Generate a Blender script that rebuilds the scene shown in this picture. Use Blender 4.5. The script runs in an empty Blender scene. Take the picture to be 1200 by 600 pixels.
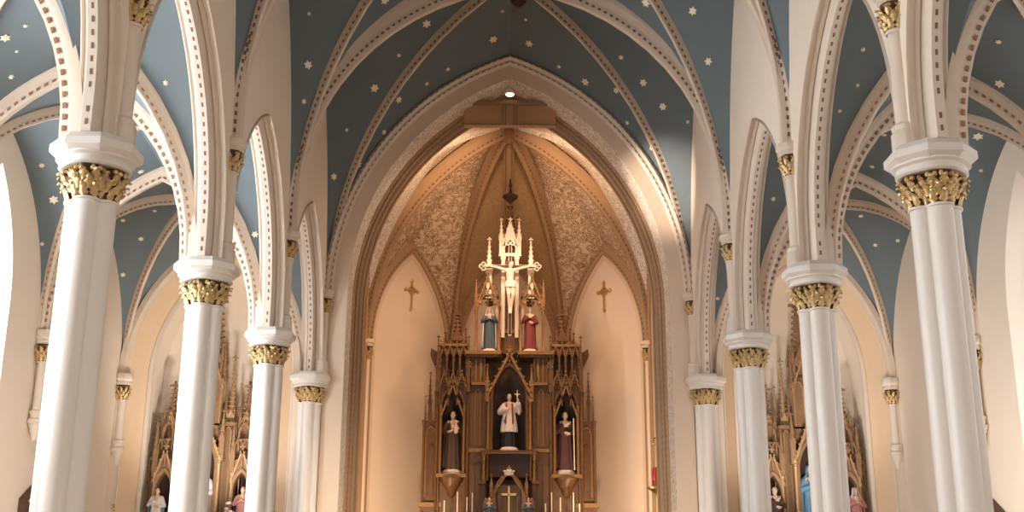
import bpy, bmesh, math, random
from mathutils import Vector, Matrix
from mathutils.bvhtree import BVHTree
random.seed(7)
SC = bpy.context.scene
COL = SC.collection
PI = math.pi
Z3 = Vector((0, 0, 1))

# ------------------------------------------------------------------ materials
def mat(name, base, rough=0.6, metal=0.0, var=0.06, vscale=6.0, bump=0.0, bscale=40.0, pattern=None, emit=None, spec=0.4):
    m = bpy.data.materials.new(name); m.use_nodes = True
    nt = m.node_tree; N = nt.nodes; L = nt.links
    b = N['Principled BSDF']
    b.inputs['Roughness'].default_value = rough
    b.inputs['Metallic'].default_value = metal
    b.inputs['Specular IOR Level'].default_value = spec
    tc = N.new('ShaderNodeTexCoord')
    no = N.new('ShaderNodeTexNoise'); no.inputs['Scale'].default_value = vscale; no.inputs['Detail'].default_value = 3
    L.new(tc.outputs['Object'], no.inputs['Vector'])
    mx = N.new('ShaderNodeMix'); mx.data_type = 'RGBA'
    lo = [max(0, c * (1 - var)) for c in base]; hi = [min(1, c * (1 + var)) for c in base]
    mx.inputs[6].default_value = (*lo, 1); mx.inputs[7].default_value = (*hi, 1)
    L.new(no.outputs['Fac'], mx.inputs[0])
    out = mx.outputs[2]
    if pattern:                                     # painted scroll work: contour lines of a warped noise
        col2, sc, width = pattern
        n2 = N.new('ShaderNodeTexNoise'); n2.inputs['Scale'].default_value = sc; n2.inputs['Detail'].default_value = 1.0
        n2.inputs['Distortion'].default_value = 1.2
        L.new(tc.outputs['Object'], n2.inputs['Vector'])
        acc = None
        for lvl in (0.42, 0.5, 0.58):
            s = N.new('ShaderNodeMath'); s.operation = 'SUBTRACT'; s.inputs[1].default_value = lvl
            L.new(n2.outputs['Fac'], s.inputs[0])
            a = N.new('ShaderNodeMath'); a.operation = 'ABSOLUTE'; L.new(s.outputs[0], a.inputs[0])
            if acc is None: acc = a.outputs[0]
            else:
                q = N.new('ShaderNodeMath'); q.operation = 'MINIMUM'; L.new(acc, q.inputs[0]); L.new(a.outputs[0], q.inputs[1]); acc = q.outputs[0]
        r = N.new('ShaderNodeMapRange'); r.inputs['From Min'].default_value = width * .6; r.inputs['From Max'].default_value = width * 1.3
        r.inputs['To Min'].default_value = 1; r.inputs['To Max'].default_value = 0
        L.new(acc, r.inputs['Value'])
        m2 = N.new('ShaderNodeMix'); m2.data_type = 'RGBA'; m2.inputs[7].default_value = (*col2, 1)
        L.new(r.outputs[0], m2.inputs[0]); L.new(out, m2.inputs[6]); out = m2.outputs[2]
    L.new(out, b.inputs['Base Color'])
    if bump:
        n3 = N.new('ShaderNodeTexNoise'); n3.inputs['Scale'].default_value = bscale; n3.inputs['Detail'].default_value = 4
        L.new(tc.outputs['Object'], n3.inputs['Vector'])
        bp = N.new('ShaderNodeBump'); bp.inputs['Strength'].default_value = bump; bp.inputs['Distance'].default_value = 0.02
        L.new(n3.outputs['Fac'], bp.inputs['Height']); L.new(bp.outputs['Normal'], b.inputs['Normal'])
    if emit:
        b.inputs['Emission Color'].default_value = (*emit[0], 1); b.inputs['Emission Strength'].default_value = emit[1]
    return m

M = {
 'wall':   mat('plaster_cream', (.82, .73, .63), .8, var=.03, vscale=1.5),
 'white':  mat('white_paint', (.77, .735, .70), .38, var=.02, vscale=2),
 'rib':    mat('rib_paint', (.69, .585, .485), .6, var=.03),
 'arch':   mat('arch_paint', (.74, .655, .57), .5, var=.03),
 'blue':   mat('vault_blue', (.150, .190, .215), .75, var=.05, vscale=2),
 'star':   mat('star_gilding', (.95, .86, .66), .45, 0.1, var=.05),
 'dot':    mat('stencil_brown', (.24, .13, .09), .7),
 'gold':   mat('capital_gilding', (.60, .43, .21), .38, .5, var=.4, vscale=16, bump=.5, bscale=22),
 'goldk':  mat('aged_dark_gilding', (.085, .042, .018), .6, .2, var=.2, vscale=20),
 'splay':  mat('ochre_paint', (.70, .53, .37), .75, var=.03),
 'stencil':mat('silver_stencil', (.84, .78, .70), .6, var=.05, pattern=((.38, .30, .24), 5.0, .017)),
 'damask': mat('pale_damask', (.72, .57, .42), .65, var=.05, pattern=((.30, .175, .085), 3.6, .023)),
 'damaskd':mat('ochre_damask', (.46, .30, .165), .65, var=.08, pattern=((.34, .21, .10), 4.2, .012)),
 'apserib':mat('apse_rib_paint', (.40, .26, .155), .6, var=.08),
 'apserib2':mat('apse_moulding_brown', (.30, .18, .10), .6, var=.05),
 'apsewall':mat('apse_plaster', (.78, .63, .50), .8, var=.03, vscale=1.5),
 'wood':   mat('altar_oak', (.150, .070, .026), .42, .0, var=.4, vscale=9, bump=.15, bscale=30),
 'woodg':  mat('altar_gilt_oak', (.29, .150, .052), .38, .2, var=.25, vscale=12),
 'woodd':  mat('altar_dark_brown', (.055, .028, .022), .7, var=.2),  # even dark brown for niche linings, bracket block and finial
 'valance':mat('valance_board', (.50, .29, .155), .6, var=.05),
 'pale':   mat('altar_ivory', (.86, .74, .60), .45, var=.05),
 'side':   mat('side_altar_oak', (.31, .185, .10), .5, .05, var=.3, vscale=10, bump=.15, bscale=30),
 'sidel':  mat('side_altar_gilt', (.48, .31, .165), .42, .2, var=.2, vscale=12),
 'skin':   mat('statue_skin', (.72, .50, .38), .5, var=.04),
 'skinp':  mat('corpus_skin', (.80, .66, .54), .45, var=.04),
 'hairb':  mat('statue_hair', (.09, .05, .03), .6, var=.1),
 'navy':   mat('mantle_slate_blue', (.065, .10, .13), .5, var=.15),
 'dusk':   mat('angel_blue', (.09, .14, .18), .5, var=.1),
 'dot2':   mat('stencil_rust', (.36, .20, .13), .7),
 'skyb':   mat('mantle_sky_blue', (.13, .27, .42), .5, var=.1),
 'cloud':  mat('veil_white', (.74, .72, .72), .5, var=.05),
 'red':    mat('robe_red', (.20, .035, .03), .5, var=.15),
 'sand':   mat('mantle_sand', (.50, .42, .30), .5, var=.1),
 'surplice':mat('surplice_white', (.78, .68, .60), .55, var=.05),
 'black':  mat('cassock_black', (.022, .018, .018), .55, var=.1),
 'habit':  mat('habit_brown', (.075, .040, .030), .6, var=.15),
 'plum':   mat('robe_plum', (.09, .035, .032), .6, var=.15),
 'rose':   mat('robe_rose', (.50, .22, .22), .55, var=.1),
 'wax':    mat('candle_wax', (.86, .78, .66), .4, var=.02),
 'brass':  mat('brass', (.75, .50, .20), .3, .85, var=.08),
 'ruby':   mat('ruby_glass', (.55, .03, .04), .15, var=.05, emit=((.9, .06, .06), .06)),
 'lampw':  mat('lamp_lens', (.9, .85, .8), .4, emit=((1, .85, .68), 5.0)),
 'pane':   mat('daylit_pane', (.85, .88, .9), .3, var=.05, emit=((.94, .97, 1.0), 18)),
 'paner':  mat('daylit_pane_shade', (.85, .88, .9), .3, var=.05, emit=((.96, .97, 1.0), 1.6)),
 'floor':  mat('floor_boards', (.50, .36, .24), .5, var=.2, vscale=3),
 'frame':  mat('window_frame_paint', (.6, .55, .5), .5),
 'station':mat('station_wood', (.10, .055, .035), .55, var=.3, vscale=12),
 'pend':   mat('pendant_bronze', (.06, .03, .02), .5, .3),
}

# ------------------------------------------------------------------ mesh builder
class MB:
    def __init__(s): s.v = []; s.f = []; s.m = []
    def pt(s, p): s.v.append(tuple(p)); return len(s.v) - 1
    def face(s, idx, m=0): s.f.append(tuple(idx)); s.m.append(m)
    def grid(s, rows, m=0, close_u=False, close_v=False):
        n = len(rows); k = len(rows[0]); b = len(s.v)
        for r in rows:
            for p in r: s.v.append(tuple(p))
        for i in range(n if close_v else n - 1):
            i2 = (i + 1) % n
            for j in range(k if close_u else k - 1):
                j2 = (j + 1) % k
                s.face((b + i*k + j, b + i*k + j2, b + i2*k + j2, b + i2*k + j), m)
        return b, n, k
    def box(s, x0, x1, y0, y1, z0, z1, m=0):
        b = len(s.v)
        for z in (z0, z1):
            for (x, y) in ((x0, y0), (x1, y0), (x1, y1), (x0, y1)): s.v.append((x, y, z))
        for q in ((0,3,2,1),(4,5,6,7),(0,1,5,4),(1,2,6,5),(2,3,7,6),(3,0,4,7)): s.face([b + i for i in q], m)
    def lathe(s, cx, cy, prof, seg=20, m=0, a0=0.0, a1=2*PI, cap=True, rf=None):
        full = abs(a1 - a0 - 2*PI) < 1e-6
        k = seg if full else seg + 1
        rows = []
        for (r, z) in prof:
            row = []
            for i in range(k):
                a = a0 + (a1 - a0) * i / seg
                rr = r * (rf(a) if rf else 1)
                row.append((cx + rr*math.cos(a), cy + rr*math.sin(a), z))
            rows.append(row)
        b, n, kk = s.grid(rows, m, close_u=full)
        if cap:
            s.face([b + i for i in range(kk)][::-1], m); s.face([b + (n-1)*kk + i for i in range(kk)], m)
    def tube(s, pts, radii, seg=10, m=0):
        pts = [Vector(p) for p in pts]
        if not isinstance(radii, (list, tuple)): radii = [radii]*len(pts)
        rows = []; up = None
        for i, p in enumerate(pts):
            d = (pts[min(i+1, len(pts)-1)] - pts[max(i-1, 0)])
            d = d.normalized() if d.length > 1e-9 else Vector((0,0,1))
            if up is None:
                up = d.orthogonal().normalized()
            up = (up - d*up.dot(d)); up = up.normalized() if up.length > 1e-6 else d.orthogonal().normalized()
            w = d.cross(up)
            rows.append([p + (up*math.cos(2*PI*j/seg) + w*math.sin(2*PI*j/seg))*radii[i] for j in range(seg)])
        b, n, k = s.grid(rows, m, close_u=True)
        s.face([b + i for i in range(k)][::-1], m); s.face([b + (n-1)*k + i for i in range(k)], m)
    def ball(s, c, r, seg=10, m=0, sc=(1,1,1)):
        rows = []
        nn = max(4, seg//2 + 1)
        for i in range(nn + 1):
            t = PI*i/nn
            rr = max(math.sin(t), .02)
            rows.append([(c[0] + r*sc[0]*rr*math.cos(2*PI*j/seg), c[1] + r*sc[1]*rr*math.sin(2*PI*j/seg), c[2] - r*sc[2]*math.cos(t)) for j in range(seg)])
        b, n, k = s.grid(rows, m, close_u=True)
        s.face([b + i for i in range(k)][::-1], m); s.face([b + (n-1)*k + i for i in range(k)], m)
    def bar(s, p, q, w, d, m=0, side=Vector((0,1,0))):
        p = Vector(p); q = Vector(q); a = (q - p).normalized(); u = side; v = a.cross(u).normalized()
        b = len(s.v)
        for e in (p, q):
            for (i, j) in ((-1,-1),(1,-1),(1,1),(-1,1)): s.v.append(tuple(e + v*(i*w/2) + u*(j*d/2)))
        for qd in ((0,3,2,1),(4,5,6,7),(0,1,5,4),(1,2,6,5),(2,3,7,6),(3,0,4,7)): s.face([b + i for i in qd], m)
    def prism(s, poly, y0, y1, m=0):            # poly: (x, z) outline, extruded along y
        b = len(s.v); n = len(poly)
        for (x, z) in poly: s.v.append((x, y0, z))
        for (x, z) in poly: s.v.append((x, y1, z))
        s.face(range(b, b+n), m); s.face(list(range(b+n, b+2*n))[::-1], m)
        for i in range(n):
            j = (i+1) % n; s.face((b+i, b+n+i, b+n+j, b+j), m)
    def mesh(s, name, mats, smooth=40, recalc=True):
        me = bpy.data.meshes.new(name)
        me.from_pydata(s.v, [], s.f)
        for k in mats: me.materials.append(M[k])
        me.polygons.foreach_set('material_index', s.m)
        if recalc:
            bm = bmesh.new(); bm.from_mesh(me)
            bmesh.ops.recalc_face_normals(bm, faces=bm.faces)
            bm.to_mesh(me); bm.free()
        if smooth:
            me.polygons.foreach_set('use_smooth', [True]*len(me.polygons))
            me.set_sharp_from_angle(angle=math.radians(smooth))
        me.update()
        return me
    def build(s, name, mats, parent=None, smooth=40, loc=None):
        if isinstance(mats, str): mats = [mats]
        o = bpy.data.objects.new(name, s.mesh(name, mats, smooth)); COL.objects.link(o)
        if parent is not None: o.parent = parent
        if loc is not None: o.location = loc
        return o

def tag(o, label=None, cat=None, group=None, kind=None):
    if label: o['label'] = label
    if cat: o['category'] = cat
    if group: o['group'] = group
    if kind: o['kind'] = kind
    return o
def thing(name, label, cat, loc=(0,0,0), group=None, rz=0.0):
    o = bpy.data.objects.new(name, None); COL.objects.link(o)
    o.location = loc; o.rotation_euler = (0, 0, rz); o.empty_display_size = .2
    return tag(o, label, cat, group, 'thing')
def structure(mb, name, mats, label=None, smooth=40, cat=None):
    o = mb.build(name, mats, smooth=smooth); return tag(o, label, cat, None, 'structure')
def copy_tree(o, parent=None):
    kids = [c for c in COL.objects if c.parent == o]
    c = o.copy(); COL.objects.link(c)
    if parent is not None: c.parent = parent
    for k in kids: copy_tree(k, c)
    return c

# ------------------------------------------------------------------ pointed arches
class Arc:
    """two-centred pointed arch of half span a, springing at zs, rising h"""
    def __init__(s, a, h, zs): s.a, s.h, s.zs = a, h, zs; s.c = (h*h - a*a)/(2*a); s.R = a + s.c
    def p(s, t, v=0.0):                          # t -1 .. 0 .. 1 ; v outwards
        R = s.R + v; tm = math.acos(max(-1, min(1, s.c/R)))
        th = tm*(1 - abs(t)); sg = -1 if t < 0 else 1
        return sg*(-s.c + R*math.cos(th)), s.zs + R*math.sin(th)
    def z_at(s, u, v=0.0):
        R = s.R + v; q = R*R - (abs(u) + s.c)**2
        return s.zs + math.sqrt(q) if q > 0 else None
class Fr:
    def __init__(s, o, u, w): s.o = Vector(o); s.u = Vector(u).normalized(); s.w = Vector(w).normalized()
    def p(s, u, w, z): return s.o + s.u*u + s.w*w + Z3*z
def sweep(mb, fr, arc, prof, n=22, m=0, t0=-1.0, t1=1.0, closed=True, drop=None, caps=True):
    rows = []
    if drop is not None and t0 <= -1:
        rows.append([fr.p(*(arc.p(-1, v)[0], w, drop)) for (w, v) in prof])
    for i in range(n+1):
        t = t0 + (t1 - t0)*i/n
        r = []
        for (w, v) in prof:
            u, z = arc.p(t, v); r.append(fr.p(u, w, z))
        rows.append(r)
    if drop is not None and t1 >= 1:
        rows.append([fr.p(*(arc.p(1, v)[0], w, drop)) for (w, v) in prof])
    b, nn, k = mb.grid(rows, m, close_u=closed)
    if closed and caps:
        mb.face([b + i for i in range(k)][::-1], m); mb.face([b + (nn-1)*k + i for i in range(k)], m)
def dots(mb, fr, arc, w0, w1, v0, v1, step, frac=.5, m=1, t0=-1.0, t1=1.0, drop=None):
    tm = math.acos(max(-1, min(1, arc.c/arc.R)))
    half = arc.R*tm
    for sg in (-1, 1):
        lo = 0.0 if (t0 < 0 < t1 or True) else 0
        n = int(half/step)
        for i in range(n):
            ta = (i + .2)*step/half; tb = ta + step*frac/half
            if tb > 1: break
            if not (t0 <= sg*ta <= t1): continue
            sweep(mb, fr, arc, [(w0, v0), (w1, v0), (w1, v1), (w0, v1)], 1, m, sg*ta, sg*tb)
        if drop is not None:
            u0 = arc.p(sg, v0)[0]; u1 = arc.p(sg, v1)[0]
            z = arc.zs - step*.8
            while z > drop + step*.3:
                ps = [fr.p(u, w, zz) for zz in (z, z + step*frac) for (u, w) in ((u0, w0), (u0, w1), (u1, w1), (u1, w0))]
                b = len(mb.v); mb.v.extend(tuple(q) for q in ps)
                for q in ((0,3,2,1),(4,5,6,7),(0,1,5,4),(1,2,6,5),(2,3,7,6),(3,0,4,7)): mb.face([b + k for k in q], m)
                z -= step
def panel(mb, fr, u0, u1, zb, zt, arc, sill=None, w=0.0, m=0, n=18, v=0.0):
    """flat wall (one face) from u0 to u1, zb to zt (number or function of u) with the arch opening cut out"""
    ztf = zt if callable(zt) else (lambda u: zt)
    a = arc.p(1, v)[0]
    def quad(ua, za0, za1, ub, zb0, zb1):
        b = len(mb.v); mb.v.extend(tuple(fr.p(*q)) for q in ((ua, w, za0), (ub, w, zb0), (ub, w, zb1), (ua, w, za1)))
        mb.face((b, b+1, b+2, b+3), m)
    for (p, q) in ((u0, -a), (a, u1)):
        k = 6
        for i in range(k):
            ua = p + (q-p)*i/k; ub = p + (q-p)*(i+1)/k
            quad(ua, zb, ztf(ua), ub, zb, ztf(ub))
    if sill is not None and sill > zb: quad(-a, zb, sill, a, zb, sill)
    pts = [arc.p(-1 + 2*i/(2*n), v) for i in range(2*n+1)]
    for (ua, za), (ub, zb_) in zip(pts, pts[1:]): quad(ua, za, ztf(ua), ub, zb_, ztf(ub))
def poly_curve(pts, n):                            # resample to n+1 points of equal arc length
    ds = [0.0]
    for a, b in zip(pts, pts[1:]): ds.append(ds[-1] + (b-a).length)
    out = []; j = 0
    for i in range(n+1):
        d = ds[-1]*i/n
        while j < len(ds)-2 and ds[j+1] < d: j += 1
        s = ds[j+1]-ds[j]; f = 0 if s < 1e-9 else (d-ds[j])/s
        out.append(pts[j].lerp(pts[j+1], min(1, max(0, f))))
    return out
def half_arc(fr, arc, side, drop=None, n=28, w=0.0, v=0.0):       # from the springing up to the apex
    ps = []
    if drop is not None and drop < arc.zs - 1e-4: ps.append(fr.p(arc.p(side, v)[0], w, drop))
    for i in range(n+1):
        t = side*(1 - i/n); u, z = arc.p(t if t else side*1e-9, v); ps.append(fr.p(u, w, z))
    return ps
def cell(mb, ca, cb, n=20, k=8, m=0, bulge=0.0, nrm=None):
    A = poly_curve(ca, n); B = poly_curve(cb, n)
    rows = []
    for i in range(n+1):
        r = []
        for j in range(k+1):
            p = A[i].lerp(B[i], j/k)
            if bulge: p = p + Z3*(bulge*math.sin(PI*j/k)*(i/n)**1.5)
            r.append(p)
        rows.append(r)
    mb.grid(rows, m)
# ------------------------------------------------------------------ plan of the church (metres)
BAY = 5.5
PY = [7.82, 13.32, 18.82, 24.32, 29.82]           # pier lines, the last one at the chancel arch
PX, NF, AF, AW = 5.21, 4.94, 5.48, 10.25          # pier axis, nave face, aisle face of arcade wall, aisle wall
ZC, ZN = 6.92, 9.15                               # springing of arcade/aisle, of the nave vault
AXC = (AF + AW)/2                                 # aisle centre line
YF = PY[-1]
X_, Y_ = Vector((1,0,0)), Vector((0,1,0))

# floor, and an unseen slab added overhead to keep sky light out
mb = MB(); mb.box(-AW-.7, AW+.7, -6, 42, -.3, 0); structure(mb, 'floor', ['floor'], 'brown church floor below the picture')
mb = MB(); mb.box(-AW-.7, AW+.7, -3, 42, 18.3, 18.6); structure(mb, 'sky_blocker', ['wall'], 'added unseen roof above the vaults')

# ---------------------------------------------------------------- arcade walls and arches
ARC_OUT = Arc(2.72, 3.75, 7.3)                    # opening of the arcade at both wall faces
ARC_IN = Arc(2.28, 3.284, 7.3)                     # soffit centre line
WALLARC = Arc(2.42, 6.25, 9.15)                   # nave wall under the vault
half = [(.30, .50), (.30, .40), (.27, .36), (.235, .40), (.20, .32), (.17, .235), (.125, .23), (.105, .26), (.085, .17), (.06, .0)]
def mould(wd, full):                              # symmetric roll moulding, wd scales the width, v measured outwards
    L = [(-w*wd, v) for (w, v) in full]; R = [(w*wd, v) for (w, v) in reversed(full)]
    return L + R
SOFFIT = [(w, min(v, .27) if w > .1 else v) for (w, v) in mould(1.0, half)]
SOFFIT = [(w, v - .06*(w > .25)) for (w, v) in SOFFIT]
trimn = 0
def trim(mb, mats, label):
    global trimn
    trimn += 1
    return structure(mb, 'trim_%d' % trimn, mats, label)
ORD = ['second', 'third', 'fourth']
for sx, side in ((-1, 'left'), (1, 'right')):
    wl = MB()
    for b in range(4):
        yc = (PY[b] + PY[b+1])/2
        fr = Fr((sx*PX, yc, 0), Y_, X_*(-sx))      # w towards the nave
        top = lambda u: 17.6
        for w in (NF, AF):
            ww = PX - w
            panel(wl, fr, -2.75, 2.75, ZC - .02, top, ARC_OUT, w=ww, n=20, v=-.19 if w == NF else 0)
        mo = MB()
        sweep(mo, fr, ARC_IN, SOFFIT, 24, 0, drop=ZC)
        dots(mo, fr, ARC_IN, -.017, .017, -.006, .01, .165, .45, 1, drop=ZC)
        trim(mo, ['arch', 'dot'], '%s arcade arch with a brown dotted line, bay %d from the nave front' % (side, b))
    structure(wl, 'wall_%s_nave' % side, ['wall'], 'cream nave wall above the %s arcade' % side)

# ---------------------------------------------------------------- nave vault
TR = Arc(4.78, 5.35, 9.9)                         # lower edge of the transverse ribs
TRS = Arc(4.95, 5.95, 9.9)                        # vault surface over them
DGL = math.hypot(4.85, 2.75)
DG = Arc(DGL, 7.85, 9.15); DGS = Arc(DGL + .16, 8.12, 9.15)
CH = Arc(4.95, 6.98, 9.15)                        # wall arch round the chancel arch
nv = MB(); avl = {-1: MB(), 1: MB()}
for b in range(4):
    yc = (PY[b] + PY[b+1])/2
    for sx in (-1, 1):
        for sy in (-1, 1):
            yp = yc + sy*BAY/2
            du = Vector((sx*4.85, sy*2.75, 0)).normalized()
            frd = Fr((0, yc, 0), du, Vector((-du.y, du.x, 0)))
            D = half_arc(frd, DGS, 1)
            if b == 3 and sy == 1: T = half_arc(Fr((0, yp, 0), X_*sx, Y_), CH, 1)
            else: T = half_arc(Fr((0, yp, 0), X_*sx, Y_), TRS, 1, drop=9.15)
            Wc = half_arc(Fr((sx*(NF+.02), yc, 0), Y_*sy, X_), WALLARC, 1, v=.08)
            cell(nv, D, T, 40, 10, 0); cell(nv, D, Wc, 40, 10, 0, bulge=.15)
def rib_prof(wd, dp):                             # slender rib, v=0 at its lower edge
    h = [(.5, 1.0), (.5, .60), (.43, .52), (.38, .56), (.33, .44), (.27, .38), (.25, .14), (.17, .02), (.08, 0)]
    return [(-w*wd, v*dp) for (w, v) in h] + [(w*wd, v*dp) for (w, v) in reversed(h)]
def rib(mb, fr, arc, wd, dp, step=.16, drop=None, t0=-1.0, t1=1.0, n=26, row=.24):
    sweep(mb, fr, arc, rib_prof(wd, dp), n, 0, t0, t1, drop=drop)
    for s in (-1, 1):
        w0, w1 = sorted((s*wd*row, s*(wd*row + min(.030, wd*.11))))
        dots(mb, fr, arc, w0, w1, dp*.16, dp*.16 + min(.042, dp*.12), step, .45, 1, t0, t1, drop=drop)
for i in (1, 2, 3):
    mb = MB(); rib(mb, Fr((0, PY[i], 0), X_, Y_), TR, .40, .62, drop=9.1)
    trim(mb, ['rib', 'dot'], 'moulded transverse rib across the nave vault at the %s pair of columns' % ['', 'first', 'second', 'third'][i])
for b in range(1, 4):
    yc = (PY[b] + PY[b+1])/2
    for sg in (-1, 1):
        du = Vector((4.85, sg*2.75, 0)).normalized()
        mb = MB(); rib(mb, Fr((0, yc, 0), du, Vector((-du.y, du.x, 0))), DG, .20, .32)
        trim(mb, ['rib', 'dot'], 'diagonal rib of the nave vault, bay %d, rising to the %s' % (b, 'right' if sg > 0 else 'left'))
    mb = MB(); mb.lathe(0, yc, [(.05, 16.88), (.16, 16.92), (.2, 17.0), (.28, 17.1), (.28, 17.25)], 16)
    trim(mb, ['rib'], 'round boss where the ribs of nave bay %d meet' % b)
t = thing('ceiling_pendant', 'small dark bronze pendant hanging from the crown of the starry nave vault', 'pendant', (.19, 27.07, 0))
mb = MB(); mb.lathe(0, 0, [(.015, 16.55), (.015, 17.0)], 8); mb.build('rod', 'pend', t)
mb = MB(); mb.lathe(0, 0, [(.04, 16.30), (.12, 16.36), (.21, 16.45), (.16, 16.53), (.05, 16.6)], 16); mb.build('bell_cap', 'pend', t)

# ---------------------------------------------------------------- aisle vaults
AH = (AW - AF)/2
ATR = Arc(2.16, 3.35, 7.0); ATS = Arc(AH, 3.72, ZC)
AWA = Arc(2.64, 3.66, ZC)                         # wall arch along the outer wall
ADL = math.hypot(AH, 2.75); ADG = Arc(ADL - .16, 3.74, ZC); ADS = Arc(ADL, 4.0, ZC)
for sx in (-1, 1):
    xc = sx*AXC; side = 'left' if sx < 0 else 'right'
    for b in range(4):
        yc = (PY[b] + PY[b+1])/2
        for ax in (-1, 1):
            for sy in (-1, 1):
                yp = yc + sy*BAY/2
                du = Vector((ax*AH, sy*2.75, 0)).normalized()
                D = half_arc(Fr((xc, yc, 0), du, Vector((-du.y, du.x, 0))), ADS, 1)
                T = half_arc(Fr((xc, yp, 0), X_*ax, Y_), ATS, 1)
                outer = (ax == sx)
                Wc = half_arc(Fr((xc + ax*AH, yc, 0), Y_*sy, X_), AWA if outer else ARC_OUT, 1, drop=ZC, v=.02)
                cell(avl[sx], D, T, 40, 10); cell(avl[sx], D, Wc, 40, 10, bulge=.06)
        if b >= 1:
            for sg in (-1, 1):
                du = Vector((AH, sg*2.75, 0)).normalized()
                mb = MB(); rib(mb, Fr((xc, yc, 0), du, Vector((-du.y, du.x, 0))), ADG, .19, .26, .14, n=20)
                trim(mb, ['rib', 'dot2'], 'diagonal rib of the %s aisle vault, bay %d, sloping %s' % (side, b, 'away' if sg > 0 else 'back'))
    for i in (1, 2, 3):
        mb = MB(); rib(mb, Fr((xc, PY[i], 0), X_, Y_), ATR, .30, .32, .15, drop=6.8, n=20)
        trim(mb, ['rib', 'dot2'], 'transverse rib across the %s aisle at the %s column' % (side, ['', 'first', 'second', 'third'][i]))

# gilded stars scattered on the vault (part of the painted ceiling)
STARS = [(-8.6, 17.54, 10.5, 0.1), (-8.8, 18.37, 10.16, 0.062), (-9.3, 21.56, 10.78, 0.101), (-7.91, 22.4, 10.82, 0.07), (-5.92, 17.89, 9.85, 0.059), (-9.95, 22.71, 10.12, 0.068), (-9.89, 23.38, 9.58, 0.109), (-8.28, 24.0, 10.47, 0.085), (-9.03, 27.53, 10.7, 0.063), (-9.85, 27.64, 10.48, 0.072), (-9.57, 28.32, 10.19, 0.083), (-10.21, 23.82, 8.71, 0.054), (-10.15, 28.91, 9.38, 0.078), (-4.59, 23.54, 12.89, 0.11), (-4.09, 24.29, 13.02, 0.142), (-4.7, 23.83, 12.12, 0.072), (-3.29, 24.25, 14.1, 0.091), (-2.27, 27.79, 16.15, 0.135), (-3.7, 28.56, 14.6, 0.133), (-3.1, 29.21, 14.55, 0.115), (-4.45, 28.83, 13.48, 0.065), (-3.52, 29.61, 13.74, 0.088), (-4.19, 29.6, 12.76, 0.112), (-4.79, 29.18, 12.25, 0.107), (-3.04, 28.22, 15.42, 0.066), (-1.75, 29.3, 15.53, 0.074), (-2.34, 29.34, 15.1, 0.073), (-2.95, 23.82, 14.69, 0.125), (-4.54, 23.01, 13.89, 0.054), (-5.98, 23.42, 9.8, 0.052), (-5.61, 23.92, 8.99, 0.082), (-6.03, 23.66, 9.43, 0.061), (-0.22, 28.17, 16.75, 0.072), (0.42, 28.37, 16.61, 0.058), (-0.48, 28.99, 16.31, 0.134), (0.53, 29.1, 16.24, 0.135), (2.12, 29.4, 15.22, 0.134), (1.38, 29.41, 15.69, 0.075), (2.58, 24.2, 14.77, 0.099), (3.12, 23.7, 14.61, 0.124), (3.02, 28.23, 15.42, 0.081), (4.08, 27.67, 15.31, 0.064), (3.63, 28.45, 14.77, 0.119), (4.17, 28.6, 14.14, 0.118), (3.93, 29.51, 13.27, 0.071), (3.29, 29.55, 14.05, 0.073), (2.95, 29.05, 14.81, 0.1), (4.1, 23.15, 14.11, 0.109), (4.48, 23.55, 13.06, 0.101), (4.81, 28.49, 13.65, 0.063), (4.4, 24.43, 12.44, 0.108), (5.9, 17.41, 10.34, 0.052), (7.91, 22.38, 10.83, 0.07), (5.65, 18.13, 9.53, 0.042), (8.06, 23.73, 10.62, 0.073), (8.98, 27.55, 10.7, 0.079), (9.56, 28.35, 10.17, 0.07), (10.04, 28.03, 10.2, 0.069), (8.66, 18.49, 10.23, 0.105), (9.69, 21.9, 10.61, 0.121), (8.31, 17.61, 10.61, 0.063), (9.35, 27.18, 10.75, 0.093), (5.74, 23.47, 9.75, 0.063), (6.05, 23.87, 9.27, 0.103), (5.58, 29.43, 8.97, 0.062), (-5.81, 29.19, 9.41, 0.062), (5.91, 17.86, 9.89, 0.042), (10.01, 22.65, 10.14, 0.056), (-8.23, 17.43, 10.67, 0.052), (-8.55, 17.92, 10.43, 0.042)]
def star(mb, bvh, p, r, m):
    loc, nrm, idx, d = bvh.find_nearest(Vector(p))
    if loc is None: return
    if nrm.dot(Vector((0, loc.y, 4)) - loc) < 0: nrm = -nrm
    n = nrm.normalized(); u = n.orthogonal().normalized(); w = n.cross(u)
    ph = random.uniform(0, PI); b = len(mb.v)
    mb.v.append(tuple(loc + n*.035))
    K = 12
    for ring, off in ((1.0, .012), ):
        for k in range(K):
            rr = r*(1.0 if k % 2 == 0 else .60)
            mb.v.append(tuple(loc + n*off + (u*math.cos(ph + 2*PI*k/K) + w*math.sin(ph + 2*PI*k/K))*rr))
    for k in range(K): mb.face((b, b+1+k, b+1+(k+1) % K), m)
def add_stars(mb, lst, extra):
    bvh = BVHTree.FromPolygons([Vector(v) for v in mb.v], mb.f)
    for (x, y, z, r) in lst: star(mb, bvh, (x, y, z), r, 1)
    for p in extra: star(mb, bvh, p, .1, 1)
rn = [(random.uniform(-3.6, 3.6), random.uniform(8, 23), 15.5) for _ in range(60)]
add_stars(nv, [s for s in STARS if abs(s[0]) < 4.95], rn)
for sx in (-1, 1):
    rn = [(sx*random.uniform(6, 9.8), random.uniform(8, 13), 10.2) for _ in range(14)]
    add_stars(avl[sx], [s for s in STARS if s[0]*sx > 4.95], rn)
structure(nv, 'ceiling', ['blue', 'star'], 'slate blue nave vault sprinkled with gilded stars')
for sx in (-1, 1):
    structure(avl[sx], 'ceiling', ['blue', 'star'], 'slate blue %s aisle vault with gilded stars' % ('left' if sx < 0 else 'right'))

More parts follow.
